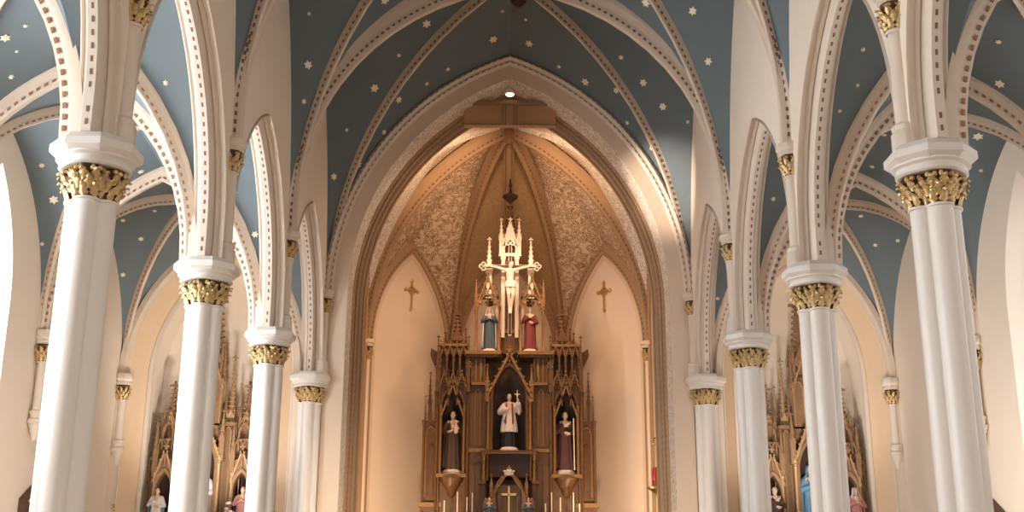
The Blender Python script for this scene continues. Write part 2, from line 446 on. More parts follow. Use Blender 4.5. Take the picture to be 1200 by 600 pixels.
# ---------------------------------------------------------------- aisle outer walls with windows
WIN = Arc(1.15, 2.75, 7.0); WING = Arc(.95, 2.45, 7.0)
wn = 0
for sx, side in ((-1, 'left'), (1, 'right')):
    wl = MB()
    wl.box(sx*AW, sx*(AW+.5), -3, PY[0], 0, 18.3)
    wl.box(sx*AW, sx*(AW+.5), PY[3], PY[4] + 2, 0, 18.3)
    for b in range(3):
        yc = (PY[b] + PY[b+1])/2
        fr = Fr((sx*AW, yc, 0), Y_, X_*sx)
        panel(wl, fr, -2.75, 2.75, 0, 18.3, WIN, sill=3.4)
        panel(wl, fr, -2.75, 2.75, 0, 18.3, WIN, sill=3.4, w=.5)
        # splayed reveal
        rows = []
        for (arc, w) in ((WIN, 0), (WING, .42)):
            a = arc.p(1)[0]; sl = 3.4 + w*.6
            rows.append([fr.p(-a, w, sl)] + [fr.p(*(arc.p(-1 + i/12.0)[0], w, arc.p(-1 + i/12.0)[1])) for i in range(25)] + [fr.p(a, w, sl)])
        wl.grid(rows, 0, close_u=True)
        wn += 1
        wi = tag(bpy.data.objects.new('window_%d' % wn, None), 'pointed aisle window in the %s wall, bay %d' % (side, b), None, None, 'structure'); COL.objects.link(wi)
        g = MB(); pts = [fr.p(WING.p(-1 + i/12.0)[0], .42, WING.p(-1 + i/12.0)[1]) for i in range(25)]
        a = .95; pts = [fr.p(-a, .42, 3.65)] + pts + [fr.p(a, .42, 3.65)]
        bb = len(g.v); g.v.extend(tuple(p) for p in pts); g.face(range(len(pts)))
        g.build('window_pane', 'pane' if sx < 0 else 'paner', wi)
        f = MB(); sweep(f, fr, WING, [(.36, 0.02), (.36, -.06), (.41, -.06), (.41, .02)], 14, 0, drop=3.6)
        f.bar(fr.p(0, .38, 3.6), fr.p(0, .38, 9.4), .05, .05, 0, side=Y_)
        for z in (4.6, 5.8, 7.0): f.bar(fr.p(-.95, .38, z), fr.p(.95, .38, z), .04, .04, 0, side=Z3)
        f.build('window_frame', 'frame', wi)
    structure(wl, 'wall_%s' % side, ['wall'], 'cream %s aisle wall with pointed windows' % side)

# ---------------------------------------------------------------- aisle end walls with the altar niches
NXC = 7.88
NF1 = Arc(2.16, 3.75, 6.9); NB = Arc(1.76, 3.35, 6.9)
EW = Arc(2.30, 3.70, 6.9)
for sx, side in ((-1, 'left'), (1, 'right')):
    wl = MB(); fr = Fr((sx*NXC, YF, 0), X_, Y_)
    panel(wl, fr, -(NXC - 4.9) if sx > 0 else -(AW - NXC), (AW - NXC) if sx > 0 else (NXC - 4.9), 0, 18.3, NF1, w=0)
    ws = MB()
    rows = [[fr.p(arc.p(-1)[0], w, 0)] + [fr.p(arc.p(-1 + i/14.0)[0], w, arc.p(-1 + i/14.0)[1]) for i in range(29)] + [fr.p(arc.p(1)[0], w, 0)] for (arc, w) in ((NF1, 0), (NB, .62))]
    wl.grid(rows, 1)
    rows = [[fr.p(NB.p(-1)[0], w, 0)] + [fr.p(NB.p(-1 + i/14.0)[0], w, NB.p(-1 + i/14.0)[1]) for i in range(29)] + [fr.p(NB.p(1)[0], w, 0)] for w in (.62, 1.75)]
    wl.grid(rows, 0)
    wl.box(sx*NXC - 2.4, sx*NXC + 2.4, YF + 1.75, YF + 1.85, 0, 11, 0)
    structure(wl, 'wall_end_%s' % side, ['wall', 'splay'], 'end wall of the %s aisle with an ochre edged altar niche' % side)
    mb = MB(); sweep(mb, fr, NB, [(.52, -.06), (.66, -.06), (.66, .04), (.52, .04)], 24, 0, drop=0)
    trim(mb, ['arch'], 'thin white bead round the %s altar niche' % side)
    mb = MB(); fr2 = Fr((sx*AXC, YF - .1, 0), X_, Y_)
    sweep(mb, fr2, Arc(2.24, 3.68, 6.95), [(-.12, 0), (-.12, .14), (.1, .2), (.1, -.05), (-.04, -.05)], 24, 0, drop=0)
    trim(mb, ['rib'], 'wall rib round the end wall of the %s aisle' % side)

# ---------------------------------------------------------------- columns
def lobes(a, d=.158, r=.152, nose=.0):
    best = 0
    for k in range(4):
        q = a - k*PI/2
        q = math.atan2(math.sin(q), math.cos(q))
        s2 = r*r - (d*math.sin(q))**2
        if s2 > 0 and abs(q) < PI/2: best = max(best, d*math.cos(q) + math.sqrt(s2))
        if abs(q) < .12: best += nose*.5 if best < .33 else 0
    q4 = (a - PI/4) % (PI/2); q4 = min(q4, PI/2 - q4)
    if q4 < .07: best = max(best, .224)
    return best
def octo(a, r):
    q = (a + PI/8) % (PI/4) - PI/8
    return r/math.cos(q)
def leaf(mb, cx, cy, ang, r0, z0, h, w, curl, m=0, nl=7):
    ca, sa = math.cos(ang), math.sin(ang)
    rows = []
    for i in range(nl+1):
        s = i/nl
        r = r0 + .02 + curl*(s**2.2) + .015*math.sin(PI*s)
        z = z0 + h*(s if s < .82 else .82 - (s-.82)*.9)
        ww = w*(math.sin(PI*min(1, .18 + s*.80))**.6)*(1 + .18*math.cos(i*PI))
        row = []
        for j in range(5):
            q = (j-2)/2
            rr = r - .03*abs(q)**1.5*(1 if s < .8 else .3) + (.012 if j == 2 else 0) + (.012 if abs(q) == .5 else 0)
            t = q*ww
            row.append((cx + rr*ca - t*sa, cy + rr*sa + t*ca, z - .02*abs(q)))
        rows.append(row)
    mb.grid(rows, m)
def gilt_capital(cx, cy, z0, z1, r0, r1, leaves, seg=48, lob=None, a0=0.0, a1=2*PI):
    """bell with two rows of curling leaves and corner scrolls"""
    mb = MB(); H = z1 - z0
    prof = [(r0*(1 + .0), z0), (r0*1.06, z0+.02), (r0*1.06, z0+.045), (r0*.98, z0+.06), (r0*1.0, z0+H*.5), (r0 + (r1-r0)*.45, z0+H*.8), (r1*.96, z1)]
    mb.lathe(cx, cy, prof, seg, 1, rf=lob)  # aged bell coloured extra dark, shade of the leaf gaps put into it
    full = a1 - a0 > 6
    for row, (zz, hh, cu, off) in enumerate(((z0+.04, H*.46, (r1-r0)*.5+.035, 0), (z0+H*.28, H*.42, (r1-r0)*.6+.035, .5), (z0+H*.50, H*.42, (r1-r0)*.75+.03, 0))):
        for k in range(leaves):
            a = a0 + (a1-a0)*(k + off)/leaves
            rr = r0*(lob(a) if lob else 1)
            leaf(mb, cx, cy, a, (rr + (r1-r0)*.45*row*.5)*.97, zz, hh, r0*PI/leaves*.95, cu)
    for k in range(leaves*3):
        a = a0 + (a1-a0)*(k+.25)/(leaves*3); rr = (r0 + (r1-r0)*(.20, .5, .85)[k % 3])*(lob(a) if lob else 1)
        mb.ball((cx + rr*1.03*math.cos(a), cy + rr*1.03*math.sin(a), z0 + H*(.34, .60, .84)[k % 3]), .027*max(.4, r0/.3), 6, 0, (1, 1, 1.5))
    nv_ = 8 if leaves >= 10 else 4
    for k in range(nv_):
        a = a0 + (a1-a0)*(k+.5)/nv_
        rr = r1*(lob(a)*.98 if lob else .98)
        s = max(.25, r0)
        for q in range(2):
            aa = a + (q-.5)*.22
            mb.ball((cx + rr*math.cos(aa), cy + rr*math.sin(aa), z1 - H*.16), .115*s, 8, 0)
        mb.ball((cx + rr*.98*math.cos(a), cy + rr*.98*math.sin(a), z1 - H*.36), .085*s, 8, 0)
    mb.lathe(cx, cy, [(r0*1.0, z0-.01), (r0*1.10, z0+.005), (r0*1.10, z0+.03), (r0*1.0, z0+.045)], seg, 2, rf=lob, cap=False)
    return mb
lob_s = lambda a: lobes(a)/.31
col_proto = {}
def make_column(sx):
    t = thing('column', 'x', 'column', (sx*PX, 0, 0), 'clustered columns of the nave arcades')
    mb = MB()
    mb.lathe(0, 0, [(.31, .62), (.31, 6.11)], 160, 0, rf=lob_s); mb.build('shaft', 'white', t)
    mb = MB(); mb.lathe(0, 0, [(.62, 0), (.62, .35), (.55, .4), (.55, .46), (.46, .54), (.42, .62)], 8, 0, a0=PI/8, a1=2*PI+PI/8); mb.build('base', 'white', t)
    cm = gilt_capital(0, 0, 6.11, 6.56, .305, .40, 16, 96, lob_s); cm.build('gilded_capital', ['gold', 'goldk', 'white'], t)
    mb = MB()
    mb.lathe(0, 0, [(.40, 6.54), (.43, 6.56), (.43, 6.585), (.40, 6.60), (.42, 6.64), (.47, 6.665), (.47, 6.69)], 64, 0, rf=lambda a: 1 + .035*math.cos(4*a))
    of = lambda a: octo(a, 1)
    mb.lathe(0, 0, [(.44, 6.68), (.50, 6.73), (.515, 6.74), (.515, 6.835), (.50, 6.85), (.44, 6.92)], 64, 0, rf=of); mb.build('abacus', 'white', t, smooth=25)
    # nave shaft standing on the abacus
    cx = -sx*(PX - NF)
    mb = MB()
    o8 = lambda a: octo(a, 1)
    mb.lathe(cx, 0, [(.175, 6.90), (.175, 7.14), (.15, 7.17), (.165, 7.20), (.165, 7.23), (.13, 7.27)], 40, 0, rf=o8)
    mb.lathe(cx, 0, [(.115, 7.25), (.115, 8.53)], 28, 0)
    mb.build('wall_shaft', 'arch', t)
    gilt_capital(cx, 0, 8.53, 8.95, .125, .185, 8, 24).build('shaft_capital', ['gold', 'goldk', 'arch'], t)
    mb = MB(); mb.lathe(cx, 0, [(.17, 8.94), (.205, 8.97), (.205, 9.0), (.19, 9.02), (.235, 9.06), (.245, 9.07), (.245, 9.14), (.21, 9.17)], 40, 0, rf=o8)
    mb.build('impost', 'arch', t)
    return t
for sx, side in ((-1, 'left'), (1, 'right')):
    proto = make_column(sx)
    for i in range(1, 5):
        c = proto if i == 1 else copy_tree(proto)
        c.location = (sx*PX, PY[i] - (.12 if i == 4 else 0), 0)
        c['label'] = ['', 'nearest and largest white clustered column of the %s row, with gilded leaf capital',
                      'second white clustered column of the %s row, passing in front of the side altar',
                      'third white clustered column of the %s row, just before the arch wall',
                      'white column against the wall at the %s foot of the chancel arch'][i] % side

# wall corbels carrying the aisle ribs
def make_corbel(sx):
    t = thing('wall_corbel', 'x', 'corbel', (sx*AW, 0, 0), 'corbelled shafts on the aisle walls')
    cx = -sx*.16
    o8 = lambda a: octo(a, 1)
    mb = MB(); mb.lathe(cx, 0, [(.10, 5.10), (.10, 6.16)], 20); mb.build('shaft', 'arch', t)
    gilt_capital(cx, 0, 6.16, 6.58, .115, .17, 8, 24).build('gilded_capital', ['gold', 'goldk', 'arch'], t)
    mb = MB(); mb.lathe(cx, 0, [(.16, 6.57), (.2, 6.6), (.2, 6.64), (.185, 6.67), (.23, 6.72), (.23, 6.82), (.2, 6.88)], 32, rf=o8); mb.build('impost', 'arch', t)
    mb = MB(); mb.lathe(cx, 0, [(.10, 5.16), (.15, 5.13), (.15, 5.08), (.13, 5.06), (.13, 4.98), (.17, 4.94), (.17, 4.88), (.14, 4.85), (.14, 4.8), (.11, 4.76), (.11, 4.70), (.08, 4.66), (.075, 4.60), (.03, 4.50)], 24)
    mb.build('pendant_bracket', 'arch', t)
    return t
for sx, side in ((-1, 'left'), (1, 'right')):
    proto = make_corbel(sx)
    for i in (3, 4):
        c = proto if i == 3 else copy_tree(proto)
        c.location = (sx*AW, PY[i] - (.16 if i == 4 else 0), 0)
        c['label'] = ('nearer corbel shaft with gilded capital on the %s aisle wall' if i == 3 else 'corbel shaft in the far corner of the %s aisle beside the niche') % side
# ---------------------------------------------------------------- chancel arch
CA = Arc(4.36, 6.35, 9.15)                        # inner edge of the front order
fr = Fr((0, YF, 0), X_, Y_)
wl = MB()
panel(wl, fr, -5.5, 5.5, 0, 18.3, CA, w=0, n=30)
structure(wl, 'wall_chancel_arch', ['apsewall'], 'plain cream wall face round the tall pointed chancel arch')
mb = MB(); sweep(mb, fr, CA, [(.0, 0), (1.05, 0)], 40, 0, closed=False, drop=0)
trim(mb, ['stencil'], 'band of silver scroll stencil under the chancel arch')
mb = MB()
o2 = [(1.0, .06), (1.0, -.03), (1.03, -.065), (1.09, -.065), (1.11, -.03), (1.15, -.03), (1.15, -.11), (1.18, -.14), (1.24, -.14), (1.26, -.10), (1.30, -.10), (1.30, -.19), (1.33, -.23), (1.40, -.23), (1.42, -.19), (1.46, -.19), (1.46, -.27), (1.50, -.30), (1.56, -.28), (1.62, .1)]
sweep(mb, fr, CA, o2, 40, 0, drop=0)
dots(mb, fr, CA, 1.045, 1.075, -.075, -.05, .17, .5, 1, drop=3)
dots(mb, fr, CA, 1.195, 1.225, -.15, -.11, .17, .5, 1, drop=3)
trim(mb, ['apserib', 'dot'], 'inner moulded order of the chancel arch')
mb = MB()
sweep(mb, fr, CA, [(.0, .66), (-.10, .66), (-.16, .62), (-.19, .56), (-.15, .52), (-.10, .50), (-.12, .44), (-.07, .40), (0, .38)], 40, 0, drop=9.15)
dots(mb, fr, CA, -.195, -.16, .56, .59, .17, .5, 1, drop=9.2)
dots(mb, fr, CA, -.12, -.09, .43, .46, .17, .5, 1, drop=9.2)
trim(mb, ['arch', 'dot2'], 'outer rib with dotted lines round the chancel arch')

# ---------------------------------------------------------------- chancel and apse
AY, IR, S1 = 34.27, 4.67, 1.934
BZ = 15.62
corner = [(-4.42, 31.45), (-IR, AY + S1), (-S1, AY + IR), (S1, AY + IR), (IR, AY + S1), (4.42, 31.45)]
names = ['left', 'apse_left', 'apse', 'apse_right', 'right']
vaultmats = ['stencil', 'damask', 'damaskd', 'damask', 'stencil']
for i in range(5):
    p = Vector((*corner[i], 0)); q = Vector((*corner[i+1], 0)); L = (q-p).length; u = (q-p)/L
    inn = Vector((0, AY, 0)) - (p+q)/2; inn = inn.normalized()
    inn = Z3.cross(u) if Z3.cross(u).dot(inn) > 0 else -Z3.cross(u)
    fr = Fr((p+q)/2, u, inn)
    hw = L/2
    arc = Arc(hw - .26, 3.42, 9.15) if i in (1, 2, 3) else Arc(hw - .26, 3.42, 9.15)
    wl = MB()
    b = len(wl.v); wl.v.extend(tuple(fr.p(*c)) for c in ((-hw-.2, -.0, 0), (hw+.2, 0, 0), (hw+.2, 0, 14), (-hw-.2, 0, 14))); wl.face((b, b+1, b+2, b+3))
    structure(wl, 'wall_' + names[i], ['apsewall'], 'cream wall of the apse, %s' % names[i].replace('_', ' '))
    mb = MB()
    sweep(mb, fr, arc, [(0, -.20), (.02, -.20), (.02, .0), (0, 0)], 24, 1, drop=0)                     # flat ochre border
    sweep(mb, fr, arc, [(0, -.02), (.07, -.05), (.12, 0), (.14, .08), (.10, .16), (0, .30)], 24, 0, drop=0)
    dots(mb, fr, arc, .125, .15, .04, .08, .17, .5, 2, drop=9.2)
    trim(mb, ['apserib', 'splay', 'dot'], 'pointed wall arch with ochre border on the apse wall, %s' % names[i].replace('_', ' '))
    # vault cell above
    arcS = Arc(hw - .02, 3.72, 9.15)
    mid = half_arc(fr, arcS, -1, w=.02), half_arc(fr, arcS, 1, w=.02)
    vm = MB()
    for e, (cx, cy) in enumerate((corner[i], corner[i+1])):
        d = Vector((cx, cy - AY, 0)); LL = d.length
        ra = Arc(LL + .05, BZ + .22 - 9.15, 9.15)
        R_ = half_arc(Fr((0, AY, 0), d, Vector((-d.y, d.x, 0))), ra, 1)
        cell(vm, R_, mid[e], 22, 7, 0, bulge=.0)
        b0 = len(vm.v)
    # lift the crown of the cell a little so that it is domed
    for k, (x, y, z) in enumerate(vm.v):
        dd = math.hypot(x, y - AY)/5.0
        vm.v[k] = (x, y, z + .5*math.sin(PI*min(1, dd))*max(0, min(1, (z - 11.5)/3)))
    structure(vm, 'ceiling', [vaultmats[i]], 'painted vault cell over the apse wall, %s' % names[i].replace('_', ' '))
for i, (cx, cy) in enumerate(corner):
    if i in (0, 5): continue
    d = Vector((cx, cy - AY, 0)); LL = d.length
    mb = MB(); rib(mb, Fr((0, AY, 0), d, Vector((-d.y, d.x, 0))), Arc(LL - .2, BZ - .12 - 9.15, 9.15), .34, .46, .17, t0=0.001, drop=None if i in (0, 5) else 9.1)
    trim(mb, ['apserib', 'dot'], 'rib of the apse vault, number %d from the left' % i)
mb = MB()                                          # ridge rib from the boss towards the head of the middle wall arch
pts = []
for k in range(15):
    dd = .1 + .9*k/14; y = AY + IR*dd; z = BZ + .0 - (BZ + .2 - 12.87)*dd + .5*math.sin(PI*min(1, dd*IR/5.0))
    pts.append(Vector((0, y, z)))
rows = []
for p in pts: rows.append([p + Vector((u, 0, v)) for (u, v) in ((-.17, .25), (-.17, .05), (-.11, .05), (-.08, -.06), (.08, -.06), (.11, .05), (.17, .05), (.17, .25))])
mb.grid(rows, 0); trim(mb, ['apserib'], 'ridge rib of the middle apse cell')
# triangular front cells next to the arch
vm = MB()
for e in (0, 5):
    cx, cy = corner[e]; d = Vector((cx, cy - AY, 0)); LL = d.length; sg = -1 if e == 0 else 1
    R_ = half_arc(Fr((0, AY, 0), d, Vector((-d.y, d.x, 0))), Arc(LL + .05, BZ + .22 - 9.15, 9.15), 1)
    A_ = half_arc(Fr((0, YF + 1.5, 0), X_, Y_), CA, sg, v=-.02)
    cell(vm, R_, A_, 22, 8, 0)
structure(vm, 'ceiling', ['stencil'], 'stencilled vault cells just behind the chancel arch')
mb = MB(); mb.lathe(0, AY, [(.03, BZ - .50), (.09, BZ - .44), (.06, BZ - .38), (.15, BZ - .30), (.17, BZ - .24), (.17, BZ + .2)], 16, 0)
trim(mb, ['apserib2'], 'pendant boss where the apse ribs meet')
# unseen shell added behind the apse against leaking sky light
mb = MB(); mb.box(-6, 6, 41, 41.3, 0, 18.3); mb.box(-6, -5.6, 31.6, 41.3, 0, 18.3); mb.box(5.6, 6, 31.6, 41.3, 0, 18.3)
structure(mb, 'wall_outer', ['wall'], 'added unseen shell blocking sky light round the chancel')

# half shafts with gilded capitals in the corners of the apse
lbl = {1: 'apse corner shaft with gilded capital left of the high altar', 4: 'apse corner shaft with gilded capital right of the high altar',
       2: 'apse corner shaft standing behind the left tower of the high altar', 3: 'apse corner shaft hidden behind the right tower of the high altar'}
for i in (1, 2, 3, 4):
    cx, cy = corner[i]; d = (Vector((0, AY, 0)) - Vector((cx, cy, 0))).normalized()*.13
    t = thing('corner_shaft', lbl[i], 'wall shaft', (cx + d.x, cy + d.y, 0), 'shafts in the apse corners')
    mb = MB(); mb.lathe(0, 0, [(.17, 0), (.17, .5), (.11, .6), (.11, 8.5)], 20); mb.build('shaft', 'apsewall', t)
    gilt_capital(0, 0, 8.5, 8.95, .125, .185, 8, 24).build('gilded_capital', ['gold', 'goldk', 'apsewall'], t)
    mb = MB(); mb.lathe(0, 0, [(.17, 8.94), (.205, 8.97), (.205, 9.0), (.19, 9.02), (.24, 9.06), (.24, 9.14), (.21, 9.18)], 40, rf=lambda a: octo(a, 1)); mb.build('impost', 'apsewall', t)

# board with two panels hung in the head of the arch, and the lamp above it
t = thing('arch_valance', 'tan boxed valance with a central pilaster in the head of the chancel arch', 'valance', (0, YF + .8, 0))
mb = MB(); mb.box(-1.31, 1.33, -.08, .12, 14.36, 14.97); mb.build('board', 'valance', t)
mb = MB()
mb.box(-.26, .26, -.13, -.08, 14.34, 14.97)
mb.build('pilaster', 'valance', t)
for x in (-.20, -.12, .12, .20):
    mb = MB(); mb.box(x-.018, x+.018, -.155, -.13, 14.34, 14.97); mb.build('fillet', 'apserib2', t)
mb = MB(); mb.box(-1.36, 1.38, -.24, .20, 14.97, 15.07); mb.box(-1.33, 1.35, -.11, -.08, 14.36, 14.40); mb.build('cornice', 'apserib2', t)
t = thing('ceiling_lamp', 'small glowing round lamp under the point of the chancel arch', 'lamp', (0, YF + .55, 0))
mb = MB(); mb.lathe(0, 0, [(.13, 15.25), (.15, 15.30), (.13, 15.36), (.04, 15.40), (.04, 15.52)], 16); mb.build('housing', 'pale', t)
mb = MB(); mb.lathe(0, 0, [(.02, 15.215), (.09, 15.22), (.12, 15.25), (.12, 15.26)], 16); mb.build('lens', 'lampw', t)

# gilt crosses painted on the two side panels of the apse
for sx, side in ((-1, 'left'), (1, 'right')):
    px, py = sx*3.30, AY + IR - (3.30 - S1)
    t = thing('wall_cross', 'thin gilt budded cross on the apse wall %s of the high altar' % side, 'cross', (px, py, 11.1), None, -sx*PI/4)
    mb = MB()
    mb.box(-.03, .03, -.06, -.02, -.55, .42); mb.box(-.26, .26, -.06, -.02, .06, .12)
    for (x, z) in ((0, .42), (0, -.55), (-.26, .09), (.26, .09)):
        for (dx, dz) in ((0, 0), (.05, .0), (-.05, 0), (0, .05), (0, -.05)): mb.ball((x+dx, -.04, z+dz), .036, 8, 0, (1, .5, 1))
    mb.build('budded_cross', 'brass', t)
    mb = MB(); mb.lathe(0, -.0, [(0.01, 0), (.02, 0)], 6)
    rows = [[(r*math.cos(a), -.035 + (.02 if k else 0), .09 + r*math.sin(a)) for a in [2*PI*j/24 for j in range(24)]] for k, r in enumerate((.15, .12))]
    mb = MB(); mb.grid(rows + [[(.12*math.cos(2*PI*j/24), -.06, .09 + .12*math.sin(2*PI*j/24)) for j in range(24)], [(.15*math.cos(2*PI*j/24), -.06, .09 + .15*math.sin(2*PI*j/24)) for j in range(24)]], 0, close_u=True, close_v=True)
    mb.build('ring', 'brass', t)

# corbelled pilasters on the chancel side walls and the hanging sanctuary lamp
for sx, side, y, z0, z1 in ((-1, 'left', 33.7, 5.45, 7.9), (1, 'right', 34.0, 4.0, 5.75)):
    t = thing('wall_bracket', 'slim cream bracketed pilaster on the chancel wall at the far %s' % side, 'wall bracket', (sx*4.58, y, 0))
    mb = MB(); mb.box(-.09, .09, -.14, .14, z0+.2, z1); mb.build('pilaster', 'pale', t)
    mb = MB(); mb.prism([(-.09, z0+.2), (.09, z0+.2), (sx*.09, z0), (sx*.05, z0)], -.14, .14); mb.build('bracket', 'apserib2', t)
    mb = MB(); mb.box(-.12, .12, -.18, .18, z1, z1+.06); mb.build('cap', 'apserib', t)
t = thing('sanctuary_lamp', 'hanging sanctuary lamp with ruby glass on a gilt dish', 'lamp', (4.17, 32.5, 0))
mb = MB(); mb.tube([(.5, 0, 5.62), (0, 0, 5.62), (0, 0, 5.50)], .018, 8); mb.box(.36, .46, -.06, .06, 5.55, 5.70); mb.build('bracket', 'goldk', t)
mb = MB(); mb.lathe(0, 0, [(.015, 5.50), (.07, 5.44), (.075, 5.42), (.02, 5.40)], 12); mb.build('crown', 'brass', t)
mb = MB()
for k in range(3):
    a = 2*PI*k/3 + .4; mb.tube([(.06*math.cos(a), .06*math.sin(a), 5.43), (.17*math.cos(a), .17*math.sin(a), 4.26)], .007, 6)
mb.build('chains', 'brass', t)
mb = MB(); mb.lathe(0, 0, [(.03, 4.27), (.075, 4.32), (.09, 4.45), (.085, 4.62), (.06, 4.78), (.05, 4.80)], 16); mb.build('ruby_glass', 'ruby', t)
mb = MB(); mb.lathe(0, 0, [(.01, 3.98), (.035, 4.02), (.04, 4.08), (.14, 4.16), (.24, 4.20), (.24, 4.24), (.1, 4.27), (.03, 4.27)], 20); mb.build('dish', 'brass', t)
# ---------------------------------------------------------------- gothic joinery helpers
def pinnacle(mb, x, y, z0, z1, w, m=0, ms=None, crk=6):
    """square shaft with four gablets, crocketed spire and budded finial"""
    ms = m if ms is None else ms
    H = z1 - z0; zs = z0 + H*.42
    mb.box(x-w/2, x+w/2, y-w/2, y+w/2, z0, zs, m)
    mb.box(x-w*.62, x+w*.62, y-w*.62, y+w*.62, z0, z0+w*.25, m); mb.box(x-w*.62, x+w*.62, y-w*.62, y+w*.62, zs-w*.25, zs, m)
    for (dx, dy) in ((0,-1), (0,1), (1,0), (-1,0)):
        if dx: mb.prism([(x+dx*w*.66, zs-.02), (x+dx*w*.66, zs-.02)], y, y) if False else None
    mb.prism([(x-w*.62, zs), (x+w*.62, zs), (x, zs+w*1.5)], y-w*.64, y-w*.40, m)
    mb.prism([(x-w*.62, zs), (x+w*.62, zs), (x, zs+w*1.5)], y+w*.40, y+w*.64, m)
    for s in (-1, 1):
        b = len(mb.v)
        for xx in (x+s*w*.40, x+s*w*.64):
            for (yy, zz) in ((y-w*.62, zs), (y+w*.62, zs), (y, zs+w*1.5)): mb.v.append((xx, yy, zz))
        for q in ((0,1,2), (3,5,4), (0,3,4,1), (1,4,5,2), (2,5,3,0)): mb.face([b+i for i in q], m)
    zt = z1 - w*.7
    rows = []
    for (r, z) in ((w*.46, zs), (w*.10, zt)): rows.append([(x-r, y-r, z), (x+r, y-r, z), (x+r, y+r, z), (x-r, y+r, z)])
    mb.grid(rows, ms, close_u=True)
    for k in range(crk):
        f = (k+.6)/crk; z = zs + (zt-zs)*f; r = w*(.46 + (.10-.46)*f)*1.05
        s = w*(.20 - .09*f)
        for (dx, dy) in ((-1,-1), (1,-1), (1,1), (-1,1)):
            mb.ball((x+dx*(r+s*.4), y+dy*(r+s*.4), z), s, 6, ms, (1, 1, .8))
    mb.box(x-w*.10, x+w*.10, y-w*.10, y+w*.10, zt, z1, ms)
    mb.box(x-w*.42, x+w*.42, y-w*.42, y+w*.42, zt+w*.10, zt+w*.28, ms)
    mb.ball((x, y, z1-w*.12), w*.17, 8, ms)
def crocket_spire(mb, x, y, z0, z1, w, m=0, ms=None, step=.15, housing=.30):
    """open gabled housing below, then a slender spire ringed with crockets and a cross bud"""
    ms = m if ms is None else ms
    H = z1 - z0; zs = z0 + H*housing; zt = z1 - w*.5
    if housing > .05:
        for (dx, dy) in ((-1,-1), (1,-1), (1,1), (-1,1)): mb.box(x+dx*w*.42-w*.08, x+dx*w*.42+w*.08, y+dy*w*.42-w*.08, y+dy*w*.42+w*.08, z0, zs, m)
        mb.box(x-w*.22, x+w*.22, y-w*.22, y+w*.22, z0, zs, m)
        for e in (-1, 1): mb.prism([(x-w*.52, zs-w*.1), (x+w*.52, zs-w*.1), (x, zs+w*1.1)], y+e*w*.5-w*.06, y+e*w*.5+w*.06, m)
        for (dx, dy) in ((-1,-1), (1,-1), (1,1), (-1,1)):
            mb.grid([[(x+dx*w*.46+a*r, y+dy*w*.46+b_*r, z) for (a, b_) in ((-1,-1), (1,-1), (1,1), (-1,1))] for (r, z) in ((w*.11, zs), (w*.01, zs+w*1.2))], m, close_u=True)
    rows = []
    for (r, z) in ((w*.34, zs), (w*.09, zt)): rows.append([(x + r*math.cos(k*PI/4), y + r*math.sin(k*PI/4), z) for k in range(8)])
    mb.grid(rows, ms, close_u=True)
    n = max(3, int((zt-zs)/step))
    for k in range(n):
        f = (k+.5)/n; z = zs + (zt-zs)*f; r = w*(.34 - .25*f); s = w*(.17 - .06*f)
        for q in range(8):
            if q % 2: continue
            a = q*PI/4 + PI/4
            mb.ball((x + (r+s*.55)*math.cos(a), y + (r+s*.55)*math.sin(a), z), s, 6, ms, (1, 1, .62))
    mb.box(x-w*.07, x+w*.07, y-w*.07, y+w*.07, zt, z1, ms)
    mb.box(x-w*.40, x+w*.40, y-w*.12, y+w*.12, zt+w*.10, zt+w*.24, ms); mb.box(x-w*.12, x+w*.12, y-w*.40, y+w*.40, zt+w*.10, zt+w*.24, ms)
    mb.ball((x, y, z1-w*.06), w*.12, 8, ms)
def lancet(mb, x0, x1, z0, z1, y, d=.05, bar=.025, m=0, foil=True):
    """open tracery light: two jambs and a pointed head"""
    a = (x1-x0)/2 - bar; h = min(a*1.9, (z1-z0)*.6)
    arc = Arc(a, h, z1 - h - bar)
    fr = Fr(((x0+x1)/2, y, 0), X_, -Y_)
    sweep(mb, fr, arc, [(0, 0), (d, 0), (d, bar), (0, bar)], 7, m, drop=z0)
    if foil:
        for s in (-1, 1):
            u, z = arc.p(s*.55); mb.ball(((x0+x1)/2 + u*.86, y - d/2, z - a*.1), a*.20, 6, m)
def gable(mb, x, y0, y1, zb, zt, hw, th, m=0, crk=4, fin=True):
    """open gable: two raking bars with crockets and a finial"""
    yc = (y0+y1)/2
    for s in (-1, 1):
        mb.bar((x + s*hw, yc, zb), (x, yc, zt), th, abs(y1-y0), m)
        for k in range(crk):
            f = (k+.7)/crk
            mb.ball((x + s*(hw*(1-f) + th*.6), y0 - .0, zb + (zt-zb)*f + th*.3), th*.55, 6, m)
    if fin:
        mb.ball((x, yc, zt + th*.9), th*.8, 8, m); mb.box(x-th*1.5, x+th*1.5, yc-th*.4, yc+th*.4, zt+th*1.5, zt+th*2.2, m); mb.ball((x, yc, zt+th*2.8), th*.6, 8, m)
def post(mb, x, y, z0, z1, r, m=0):
    mb.lathe(x, y, [(r*1.6, z0), (r*1.6, z0+r*2), (r, z0+r*3), (r, z1-r*5), (r*1.5, z1-r*4), (r*1.1, z1-r*3.4), (r*1.9, z1)], 10, m)
def niche_front(mb, x, y, hw, zb, arc, zt, m=0, d=.08):
    fr = Fr((x, y, 0), X_, -Y_)
    panel(mb, fr, -hw, hw, zb, zt, arc, w=0, m=m, n=10)
    sweep(mb, fr, arc, [(-.30, 0.0), (.03, -.0), (d, .03), (d, .09), (.0, .11)], 14, m, drop=zb, closed=False)

